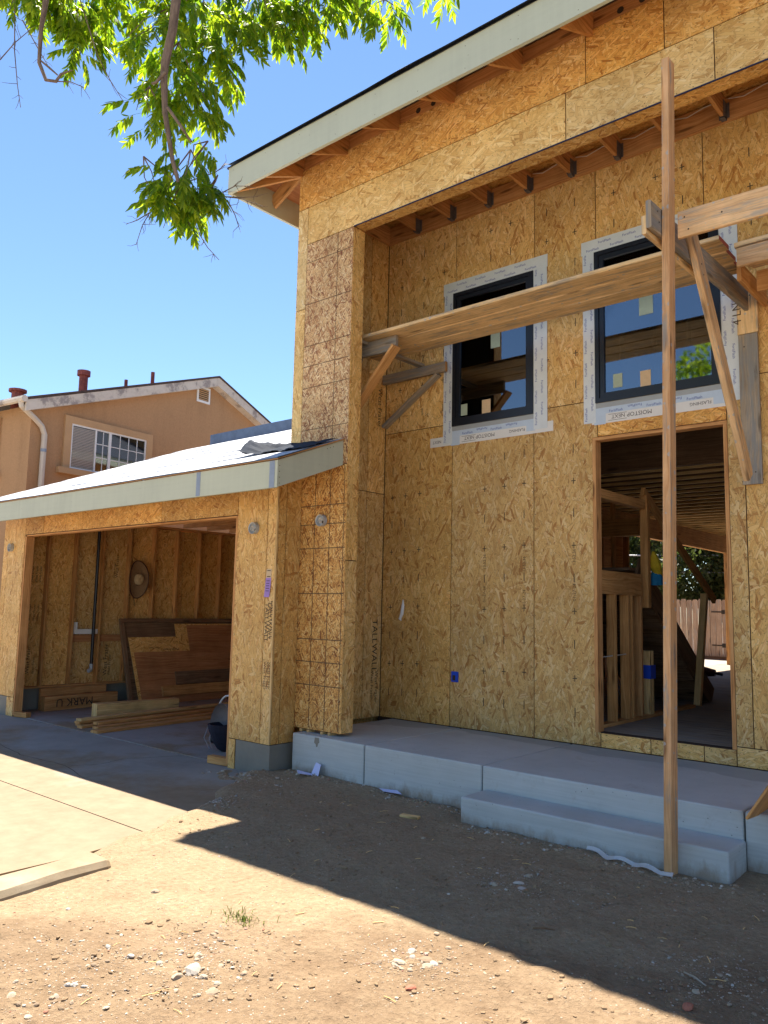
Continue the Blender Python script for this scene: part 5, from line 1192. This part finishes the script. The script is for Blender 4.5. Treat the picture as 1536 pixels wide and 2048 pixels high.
# ---------------------------------------------------------------- back yard: fence, trees, wires
yd = MB(); yd.face(((-16.3, 16.6, .545), (8, 16.6, .49), (8, 60, .5), (-16.3, 60, .55))); yd.face(((-16.3, 15.5, -.1), (-7.4, 15.5, -.1), (-7.4, 16.6, .54), (-16.3, 16.6, .545)))
yd.build('yard', 'slab', None, 'pale ground of the back yard', None, None, 'structure')
fen = thing('picket_fence', 'weathered dog-eared board fence behind the house', 'fence', (-8, 25, .5))
for i in range(40):
    x = -12.2 + i * .178; h = 1.78 + random.uniform(-.015, .03); w = .168; y = 25.0 + random.uniform(-.008, .008); zb = .54
    mb = MB(); pts = [(x, zb), (x + w, zb), (x + w, zb + h - .05), (x + w - .035, zb + h), (x + .035, zb + h), (x, zb + h - .05)]
    o = (random.uniform(0, 40), random.uniform(0, 40))
    mb.face([(px, y, pz) for px, pz in pts], [(pz + o[0], px + o[1]) for px, pz in pts]); mb.face([(px, y + .018, pz) for px, pz in reversed(pts)], [(pz + o[0], px + o[1]) for px, pz in reversed(pts)])
    for k in range(6):
        a, b = pts[k], pts[(k + 1) % 6]; mb.face(((a[0], y, a[1]), (a[0], y + .018, a[1]), (b[0], y + .018, b[1]), (b[0], y, b[1])))
    mb.build('picket', 'fence_wood', fen)
MB().box(-12.2, -5.1, 24.96, 24.985, .48, .62).build('kick_board', 'dark_wood', fen)
for zz in (.95, 1.95):
    hm = MB(); hm.box(-8.42, -8.05, 24.982, 24.986, zz - .018, zz + .018); hm.box(-8.12, -8.02, 24.979, 24.983, zz - .06, zz + .06); hm.build('hinge', 'ink', fen)

def leaf_cloud(mb, c, rad, n, size, rng, squash=.8):
    for k in range(n):
        while True:
            p = Vector((rng.uniform(-1, 1), rng.uniform(-1, 1), rng.uniform(-1, 1)))
            if .15 < p.length < 1: break
        p = p * (p.length ** -.45); p = Vector((p.x * rad, p.y * rad, p.z * rad * squash)) + Vector(c)
        d = Vector((rng.gauss(0, 1), rng.gauss(0, 1), rng.gauss(0, .7))).normalized(); s_ = d.orthogonal().normalized(); s_.rotate(Matrix.Rotation(rng.uniform(0, 6.3), 3, d)); L = size * rng.uniform(.6, 1.3)
        a = p - s_ * L; b = p + s_ * L; w = d.cross(s_) * L * .45
        mb.face((a, p - w, b, p + w))
def back_tree(x, y, top, crowns, label, rng):
    t = thing('tree', label, 'tree', (x, y, .5), 'trees beyond the back fence')
    tr = MB(); tr.tube([(x, y, .3), (x + .1, y, top * .4), (x, y + .1, top * .75)], [.2, .15, .08], 10)
    for c, r in crowns: tr.tube([(x + .05, y, top * .45), tuple((Vector(c) + Vector((x, y, top * .5))) / 2), c], [.08, .05, .02], 6)
    tr.build('trunk', 'bark', t)
    cr = MB()
    for c, r in crowns: leaf_cloud(cr, c, r, int(2300 * r * r), .10, rng)
    cr.build('crown', 'leaf_dark', t)
rb = random.Random(3)
back_tree(-9.4, 28.0, 6.5, [((-9.6, 27.2, 3.4), 1.7), ((-8.6, 27.6, 5.0), 1.7), ((-10.6, 27.8, 4.8), 1.7), ((-9.4, 28, 6.3), 1.5), ((-8.4, 27.4, 2.6), 1.3)], 'bushy green tree behind the fence, right of the others', rb)
back_tree(-12.6, 29.0, 7, [((-12.4, 28.2, 3.6), 1.8), ((-13.4, 28.6, 5.2), 1.8), ((-11.9, 28.6, 5.4), 1.6), ((-12.6, 29, 6.8), 1.5)], 'bushy green tree behind the fence, middle one', rb)
back_tree(-6.4, 29.2, 7, [((-6.6, 28.6, 3.6), 1.7), ((-5.8, 28.8, 5.4), 1.7), ((-7.2, 29, 5.6), 1.6)], 'bushy green tree hidden mostly by the house wall', rb)
wl = thing('power_line', 'pair of pale overhead wires beyond the back fence', 'wire', (-9, 26, 3.6))
for z in (3.35, 3.9):
    c = MB(); c.tube([(-20 + k * 2.0, 26.2, z + .0010 * ((k - 8) * 2.0) ** 2 - .03 * k) for k in range(17)], .025, 6); c.build('cable', 'cable', wl)

# ---------------------------------------------------------------- street tree overhead
tree = thing('street_tree', 'tree with drooping compound leaves hanging into the top left of the sky', 'tree', (-6.3, -1.2, 0))
tk_ = MB()
tk_.tube([(-6.3, -1.2, -.2), (-6.2, -1.1, 1.0), (-6.0, -.9, 2.6), (-5.7, -.6, 4.0), (-5.3, -.1, 5.2), (-4.8, .7, 6.1), (-4.2, 1.6, 6.5), (-3.72, 2.25, 6.2), (-3.66, 2.29, 5.65)], [.22, .18, .16, .14, .11, .08, .055, .035, .028], 12)
tk_.tube([(-5.3, -.1, 5.2), (-5.0, .9, 6.0), (-4.5, 1.75, 6.1), (-4.36, 1.9, 5.58)], [.08, .06, .04, .02], 10)
tk_.tube([(-4.8, .7, 6.1), (-3.9, 1.9, 7.0), (-3.4, 2.9, 6.9), (-3.2, 3.3, 6.2)], [.06, .05, .035, .02], 8)
tk_.tube([(-5.7, -.6, 4.0), (-6.2, -.4, 5.4), (-6.1, -.6, 6.4)], [.1, .07, .04], 8); tk_.tube([(-5.7, -.6, 4.0), (-5.2, -1.8, 5.4), (-4.9, -2.1, 6.6)], [.1, .07, .04], 8)
tk_.build('trunk', 'bark', tree)
_C = Vector((0, 0, 1.888))
near = lambda pts: [_C + (Vector(p) - _C) * .94 for p in pts]
def branch(pts, rad, n=8): return MB().tube(near(pts), rad, n).build('branch', 'bark', tree)
branch([(-3.661, 2.294, 5.651), (-3.683, 2.33, 5.31), (-3.708, 2.335, 5.139), (-3.752, 2.326, 4.954), (-3.761, 2.329, 4.883), (-3.77, 2.355, 4.67), (-3.754, 2.411, 4.401), (-3.736, 2.447, 4.274)], [.027, .026, .024, .023, .020, .0145, .012, .010])
branch([(-3.714, 2.306, 4.864), (-3.757, 2.279, 4.807), (-3.776, 2.262, 4.8)], [.010, .008, .006]); branch([(-3.716, 2.336, 4.668), (-3.669, 2.392, 4.571), (-3.627, 2.443, 4.479)], [.009, .008, .007])
branch([(-4.361, 1.898, 5.583), (-4.385, 1.904, 5.407), (-4.418, 1.903, 5.23), (-4.439, 1.916, 5.039), (-4.414, 1.953, 4.937), (-4.37, 1.993, 4.93), (-4.345, 2.008, 4.974), (-4.292, 2.05, 4.999)], [.018, .017, .013, .0105, .010, .009, .007, .003]); branch([(-4.434, 1.918, 5.054), (-4.396, 1.957, 5.011), (-4.361, 1.995, 4.968)], [.005, .006, .004])
rt_ = random.Random(8)
tws = [[(-4.233, 2.036, 5.411), (-4.175, 2.137, 5.09), (-4.128, 2.201, 4.945), (-4.074, 2.268, 4.815)], [(-4.522, 1.782, 5.432), (-4.544, 1.813, 5.109), (-4.544, 1.846, 4.904), (-4.538, 1.872, 4.773)], [(-4.375, 1.989, 4.93), (-4.308, 2.047, 4.931), (-4.247, 2.105, 4.898)], [(-4.613, 1.763, 5.049), (-4.539, 1.811, 5.153), (-4.468, 1.861, 5.229)], [(-4.498, 1.826, 5.286), (-4.441, 1.901, 5.127), (-4.402, 1.95, 5.025)], [(-3.9, 2.44, 4.22), (-3.998, 2.436, 4.173), (-4.036, 2.415, 4.099), (-4.072, 2.402, 3.98)], [(-3.74, 2.5, 4.30), (-3.692, 2.663, 4.416), (-3.645, 2.697, 4.461)], [(-3.70, 2.55, 4.27), (-3.679, 2.697, 4.276), (-3.567, 2.794, 4.273), (-3.511, 2.842, 4.28)], [(-3.668, 2.706, 4.276), (-3.59, 2.775, 4.266), (-3.492, 2.867, 4.225)], [(-3.74, 2.5, 4.2), (-3.782, 2.643, 4.047), (-3.753, 2.68, 3.975), (-3.706, 2.732, 3.903)], [(-3.666, 2.704, 4.299), (-3.608, 2.748, 4.339), (-3.541, 2.806, 4.341)], [(-3.647, 2.728, 4.256), (-3.618, 2.766, 4.169), (-3.605, 2.789, 4.096)], [(-3.998, 2.436, 4.173), (-4.056, 2.392, 4.127), (-4.086, 2.369, 4.112)]]
tb = MB()
for p in tws:
    tb.tube(p, [.0038 - .0026 * i / len(p) for i in range(len(p))], 5)
    for a, b in zip(p, p[1:]):
        for k in range(3):
            q = Vector(a).lerp(Vector(b), rt_.random()); d = (Vector(b) - Vector(a)).normalized() * .5 + Vector((rt_.gauss(0, .5), rt_.gauss(0, .5), rt_.gauss(0, .4)))
            d.normalize(); L = rt_.uniform(.03, .10); m = q + d * L * .6; tb.tube([q, m, m + (d + Vector((rt_.gauss(0, .4), rt_.gauss(0, .4), rt_.gauss(0, .4)))).normalized() * L * .4], [.0018, .0013, .0008], 4)
tb.build('bare_twigs', 'bark', tree, None, None, None, 'stuff')

def compound_leaf(seed):
    """rachis with paired drooping leaflets, built along +X, hanging in -Z"""
    r = random.Random(seed); vs, fs, n = [], [], r.randint(6, 7)
    L = r.uniform(.20, .26); P = lambda u: Vector((L * u * (1 - .25 * u), 0, -.30 * L * u * u - .05 * u * L))
    def leaflet(base, d, side, ln):
        d = d.normalized(); w = d.cross(Vector((0, 0, 1)) if abs(d.z) < .95 else Vector((1, 0, 0))).normalized(); w = (w + Vector((0, 0, .35 * side))).normalized(); nm = d.cross(w)
        hw = ln * .165; k = len(vs); dr = Vector((0, 0, -1))
        q = [(0, 0), (.22, .8), (.5, 1.0), (.78, .55), (1.0, 0)]
        mid = [base + d * (ln * t) + dr * (ln * .18 * t * t) for t, _ in q]
        vs.extend(mid); 
        for i in (1, 2, 3): vs.append(mid[i] + w * hw * q[i][1] + nm * hw * .35 * q[i][1])
        for i in (1, 2, 3): vs.append(mid[i] - w * hw * q[i][1] + nm * hw * .35 * q[i][1])
        for o in (5, 8):
            A = [(k, k + 1, k + o), (k + 1, k + 2, k + o + 1, k + o), (k + 2, k + 3, k + o + 2, k + o + 1), (k + 3, k + 4, k + o + 2)]
            fs.extend(A if o == 5 else [tuple(reversed(f)) for f in A])
    for i in range(n):
        u = .22 + .74 * i / (n - 1); b = P(u)
        for sd in (-1, 1): leaflet(b, Vector((.50 + r.gauss(0, .12), sd * (.55 + r.gauss(0, .12)), -.62 + r.gauss(0, .16))), sd, r.uniform(.070, .095) * (1 - .25 * abs(u - .6)))
    leaflet(P(1), Vector((.6, r.gauss(0, .15), -.8)), 1, .085)
    for i in range(6):
        a, b = P(i / 6), P((i + 1) / 6); k = len(vs); w = Vector((0, .0014, 0)); vs.extend([a - w, a + w, b + w, b - w]); fs.append((k, k + 1, k + 2, k + 3))
    me = bpy.data.meshes.new('leaf'); me.from_pydata([tuple(v) for v in vs], [], fs); me.materials.append(M['leaf']); return me
LM = [compound_leaf(20 + i) for i in range(8)]
CLU = [(-3.85, 2.29, 5.07, 0.2), (-3.8, 2.56, 5.32, 0.23), (-3.77, 2.4, 4.8, 0.25), (-3.83, 2.71, 5.09, 0.18), (-3.8, 2.28, 4.55, 0.14), (-3.78, 2.55, 4.69, 0.15), (-3.72, 2.77, 5.29, 0.14), (-3.94, 2.42, 5.44, 0.24), (-3.86, 2.72, 5.62, 0.25), (-3.58, 2.39, 4.26, 0.13), (-3.6, 2.39, 4.1, 0.17), (-3.59, 2.27, 4.1, 0.1), (-3.57, 2.55, 4.08, 0.1), (-3.64, 2.38, 3.99, 0.11), (-3.64, 2.93, 5.54, 0.19), (-3.58, 3.12, 5.52, 0.16), (-3.51, 3.27, 5.75, 0.2), (-3.62, 3.05, 5.74, 0.19), (-3.44, 3.45, 5.91, 0.17), (-3.07, 3.42, 5.58, 0.07), (-3.14, 3.46, 5.8, 0.14), (-2.9, 3.79, 5.87, 0.08), (-4.44, 1.74, 5.28, 0.13), (-4.59, 2.1, 5.57, 0.2), (-4.63, 2.32, 5.61, 0.18), (-4.48, 1.94, 5.51, 0.18), (-4.38, 2.28, 5.59, 0.14), (-4.6, 2.25, 5.41, 0.1), (-4.15, 2.22, 5.55, 0.18), (-4.64, 2.23, 5.31, 0.05), (-4.59, 1.83, 5.57, 0.18)]
pl_ = []
CLU += [(-3.6, 2.95, 5.45, .12), (-3.5, 3.2, 5.6, .14), (-3.45, 3.3, 5.75, .14), (-3.7, 2.85, 5.65, .16), (-4.5, 2.1, 5.5, .14), (-4.7, 2.0, 5.65, .16)]
for (x, y, z, r) in CLU:
    c = Vector((x, y, z)); n = max(5, int((560 if y < 2.85 else 430) * r * r) + 5)
    for k in range(n):
        d = Vector((rt_.gauss(0, 1), rt_.gauss(0, 1), rt_.gauss(0, .8))).normalized(); rr = r * rt_.random() ** .45
        p = c + d * rr * .66 + Vector((0, 0, .085))
        az = math.atan2(d.y, d.x) + rt_.gauss(0, .5)
        pl_.append((p, az, rt_.uniform(-.15, .55) + max(0, -d.z) * .4, rt_.gauss(0, .3), rt_.uniform(.66, .95), rt_.randrange(8)))
ft_ = MB()
for (x, y, z, r) in CLU:   # the twigs that carry the leaves
    c = Vector((x, y, z)); top = c + Vector((rt_.gauss(0, .05), rt_.gauss(0, .05), r * .8 + .12))
    for k in range(3):
        e = c + Vector((rt_.gauss(0, 1), rt_.gauss(0, 1), rt_.gauss(0, .8))).normalized() * r * .8; m = top.lerp(e, .5) + Vector((rt_.gauss(0, .02), rt_.gauss(0, .02), .02)); ft_.tube([top, m, e], [.0045, .003, .0015], 5)
ft_.build('leaf_twigs', 'bark', tree, None, None, None, 'stuff')
camp = Vector((0, 0, 1.888))
def in_view(p):
    v = p - camp; x, y, z = v.dot(_r), v.dot(_u), v.dot(_f)
    return abs(x / z) < .50 and abs(y / z) < .66
pl_.sort(key=lambda q: (not in_view(q[0]), (q[0] - camp).length))
rest_v, rest_f = [], []
for i, (p, az, tilt, roll, s, mi) in enumerate(pl_):
    mat = Matrix.Translation(p) @ Matrix.Rotation(az, 4, 'Z') @ Matrix.Rotation(tilt, 4, 'Y') @ Matrix.Rotation(roll, 4, 'X') @ Matrix.Scale(s, 4)
    if i < 300:
        o = bpy.data.objects.new('leaf', LM[mi]); COL.objects.link(o); o.parent = tree; o.matrix_parent_inverse = Matrix.Translation(-tree.location); o.matrix_basis = mat
    else:
        k = len(rest_v); rest_v += [tuple(mat @ v.co) for v in LM[mi].vertices]; rest_f += [tuple(j + k for j in f.vertices) for f in LM[mi].polygons]
# crown above and behind the frame
big = MB()
for c, r in (((-5.2, -.2, 6.7), 1.2), ((-4.4, -1.8, 7.2), 1.3), ((-6.0, -1.8, 6.2), 1.2), ((-4.3, .9, 6.9), .7), ((-3.4, -2.6, 7.4), 1.2)): leaf_cloud(big, c, r, int(800 * r * r), .10, rt_)
k = len(rest_v); rest_v += big.v; rest_f += [tuple(j + k for j in f) for f in big.f]
me = bpy.data.meshes.new('foliage'); me.from_pydata(rest_v, [], rest_f); me.materials.append(M['leaf'])
fo = bpy.data.objects.new('foliage', me); COL.objects.link(fo); fo.parent = tree; fo.matrix_parent_inverse = Matrix.Translation(-tree.location); fo['kind'] = 'stuff'
